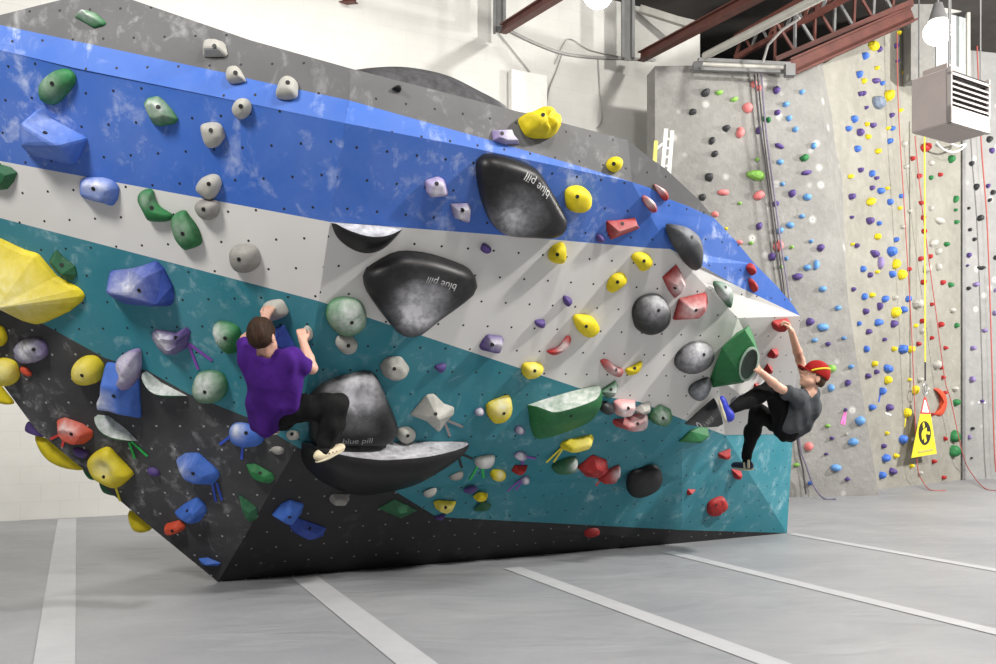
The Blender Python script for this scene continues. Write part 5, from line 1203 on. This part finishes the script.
# ---------------- the climber with the red cap
def boy_two():
    p=pt; hips=p(791,428,7.05); root=empty('person',hips); O=hips
    tag(root,'climber in a red cap, grey t-shirt and black trousers hanging under the wall tip','person',kind='thing')
    handD=on(F6b,788,322).y-.13
    neck=p(810,393,6.86); headc=p(814,376.5,6.84)
    Ls=p(797,398,6.74); Rs=p(811,394,7.02)            # near and far shoulder
    Le=p(778,387,6.62); Lw=p(760,371.5,6.50)
    Re=p(800,360,7.00); Rw=p(791.2,331,handD)
    chest=p(804,407,6.92); waist=p(796,421,7.0)
    Lh=p(787,430,6.95); Rh=p(789,430,7.14); Lk=p(772,388,6.80); La=p(735,407,6.55)
    Rk=p(758,412,7.12); Ra=p(746.5,456,7.42)
    s=SDF(.025)
    s.chain([neck,chest,waist,hips],[.05,.095,.085,.09],.05); s.cap(Ls,Rs,.045,.045,.05); s.cap(neck,headc,.045,.045,.02)
    fwd=Vector((-1,-.18,.42)); up=Vector((.45,-.05,1)); sc=.95
    g,fr=head(s,headc,fwd,up,sc)
    s.chain([Ls,Le],[.043,.034],.02); s.chain([Le,Le.lerp(Lw,.3),Lw],[.034,.034,.024],.015)
    s.chain([Rs,Re],[.043,.035],.02); s.chain([Re,Re.lerp(Rw,.3),Rw],[.035,.035,.024],.015)
    hand(s,Lw,Vector((-.75,.25,.62)),Vector((.2,-1,.4)),1,.84,curl=(40,50,40))
    hand(s,Rw,Vector((-.45,.0,1)),Vector((1,-.2,.35)),-1,.84,curl=(40,55,45))
    s.chain([Lh,Lk],[.072,.054],.03); s.chain([Lk,Lk.lerp(La,.35),La],[.052,.05,.034],.02)
    s.chain([Rh,Rk],[.072,.054],.03); s.chain([Rk,Rk.lerp(Ra,.35),Ra],[.052,.05,.034],.02)
    body=sdf_obj('body',s,.0048,M_SKIN2,root,O)
    eyes(body,g,fr,sc,O); f,r,u=fr
    hs=SDF(.012); hs.ell(g(-.018,0,.018),[f,r,u],[.092*sc,.081*sc,.088*sc]); hs.ell(g(-.05,0,-.03),[f,r,u],[.05*sc,.066*sc,.05*sc],.03)
    hs.plane(g(.03,0,0),f); hs.plane(g(0,0,-.062),-u); hs.disp=folds(3,.001,(90,140,190))
    sdf_obj('hair',hs,.005,hair_mat('hair_dark_blond',(.06,.036,.02)),body,O)
    # cap
    c=SDF(.012); c.ell(g(-.010,0,.040),[f,r,u],[.113*sc,.098*sc,.104*sc]); c.plane(g(0,0,.018),-u+f*.10)
    capm=cloth('red_cap_cloth',(.30,.014,.013),fold=.15); cap=sdf_obj('cap',c,.005,capm,root,O)
    V=[];Fc=[];n=14
    for j in range(2):
        for i in range(n+1):
            a=math.pi*(i/n-.5); y=math.sin(a)*.078; x0=.05+math.cos(a)*.050; 
            V.append(g(x0,y,.026)); V.append(g(x0+.005+.060*math.cos(a)**.7,y*1.0,.026+.014-.022*(y/.078)**2))
    m=n+1; V=V[:2*m]; Fc=[(2*i,2*i+2,2*i+3,2*i+1) for i in range(n)]
    br=mesh('cap_brim',[v-O for v in V],Fc,capm,cap,True); md=br.modifiers.new('s','SOLIDIFY'); md.thickness=.006
    # yellow band across the cap
    ys=simple('yellow_cap_band',(.75,.55,.02),.7,.05)
    st=SDF(.003); pr=None
    for i in range(15):
        tt=i/14; q=g(.075-.16*tt,-.07,.030+.085*tt)
        d=(q-g(-.008,0,.038)); A3=Vector((d.dot(f)/(.115*sc),d.dot(r)/(.100*sc),d.dot(u)/(.105*sc))); q=g(-.008,0,.038)+d/A3.length
        if pr is not None: st.cap(pr,q,.0075,.0075)
        pr=q
    st.plane(g(0,0,.020),-u); sdf_obj('cap_band',st,.0035,ys,cap,O)
    # shirt
    t=SDF(.04)
    t.chain([neck.lerp(chest,.3),chest,waist,hips+Vector((.02,0,.02))],[.075,.112,.112,.108],.05); t.cap(Ls,Rs,.062,.062,.04)
    t.cap(p(797,408,6.85),p(789,424,6.9),.09,.09,.05); t.cap(p(812,406,6.95),p(802,424,7.02),.075,.08,.05)
    t.chain([Ls,Ls.lerp(Le,.55)],[.062,.060],.03); t.chain([Rs,Rs.lerp(Re,.2)],[.058,.052],.03)
    t.hollow(neck+Vector((-.01,0,.0)),headc,.058,.062); t.disp=folds(8,.0035,(24,33,48,62))
    t.plane(p(790,438.5,7.0),Vector((-.38,0,-1)).normalized())
    sdf_obj('shirt',t,.0055,cloth('grey_cotton',(.062,.068,.076)),root,O)
    q=SDF(.03); q.cap(hips+Vector((.02,0,.04)),hips,.10,.10,.04); q.cap(Lh,Rh,.09,.09,.04)
    q.chain([Lh,Lk],[.092,.070],.03); q.chain([Lk,Lk.lerp(La,.4),La.lerp(Lk,-.02)],[.068,.062,.046],.03)
    q.chain([Rh,Rk],[.090,.070],.03); q.chain([Rk,Rk.lerp(Ra,.45),Ra.lerp(Rk,-.02)],[.067,.060,.044],.03); q.disp=folds(6,.0028,(30,44,66,85))
    sdf_obj('trousers',q,.0055,cloth('black_cotton',(.005,.005,.0055),fold=.4),root,O)
    blue=simple('blue_shoe',(.02,.035,.42),.5,.2,15); dk=simple('navy_shoe',(.02,.022,.06),.5,.2,15); sole=simple('cream_sole',(.6,.56,.38),.5,.1)
    O2=O
    def shoe(heel,toe,upv,mat,par):
        heel,toe=Vector(heel),Vector(toe); d=(toe-heel).normalized(); upv=(upv-upv.dot(d)*d).normalized(); x=d.cross(upv)
        a=SDF(.018); L=(toe-heel).length
        a.ell(heel+d*L*.22+upv*.012,[d,x,upv],[L*.27,.032,.04]); a.ell(heel+d*L*.62,[d,x,upv],[L*.40,.038,.03],.03); a.ell(heel+d*L*.9-upv*.004,[d,x,upv],[L*.16,.032,.02],.02)
        a.plane(heel-upv*.022,-upv); o=sdf_obj('shoe',a,.004,mat,par,O)
        b_=SDF(.01); b_.ell(heel+d*L*.24-upv*.02,[d,x,upv],[L*.28,.035,.013]); b_.ell(heel+d*L*.64-upv*.021,[d,x,upv],[L*.41,.041,.013],.02)
        sdf_obj('sole',b_,.0035,sole,o,O); return o
    # near foot stands upright on the wall with its sole to the left, far foot steps down on the red wedge
    shoe(p(729,421,6.50),p(722,397.5,6.52),Vector((1,-.25,.25)),blue,root)
    sh=shoe(p(752.5,467,7.36),p(733,464.5,7.52),Vector((-.1,-.15,1)),dk,root)
    hs_=SDF(.005); hs_.cap(p(748.5,461,7.33),p(748.5,467,7.33),.011,.011); hs_.cap(p(744,463,7.33),p(744.5,468,7.335),.008,.008); sdf_obj('heel_stripe',hs_,.004,sole,sh,O)
    sk=SDF(.01); sk.cap(La,p(729,411,6.53),.038,.036); sdf_obj('sock',sk,.005,cloth('dark_sock',(.012,.012,.014)),root,O)
    sk=SDF(.01); sk.cap(Ra,p(747,463,7.41),.038,.036); sdf_obj('sock',sk,.005,cloth('dark_sock_b',(.012,.012,.014)),root,O)
boy_two()
# ------------------------------------------------------------------ light
w=bpy.data.worlds.new('world'); SC.world=w; w.use_nodes=True
w.node_tree.nodes['Background'].inputs[0].default_value=(.93,.96,1,1); w.node_tree.nodes['Background'].inputs[1].default_value=.14
def lamp(loc,p,r=.25,col=(1,.97,.92)):
    l=bpy.data.lights.new('lamp_or_fill_light','POINT'); l.energy=p; l.shadow_soft_size=r; l.color=col
    o=bpy.data.objects.new('lamp_or_fill_light',l); COL.objects.link(o); o.location=loc; return o
lamp((6.8,3.5,7.0),3400,.25)
lamp((-3.8,.8,6.0),1600,.7)
lamp((2.2,1.2,7.0),1000,.5)
lamp((11.5,9.3,5.0),3600,.3)  # added light hung low out of view to brighten the right floor
lamp((5.0,9.6,5.0),160,.2)
lamp((-2.8,9.2,4.2),280,.15)  # added light without fixture, hidden behind the boulder to brighten the back wall
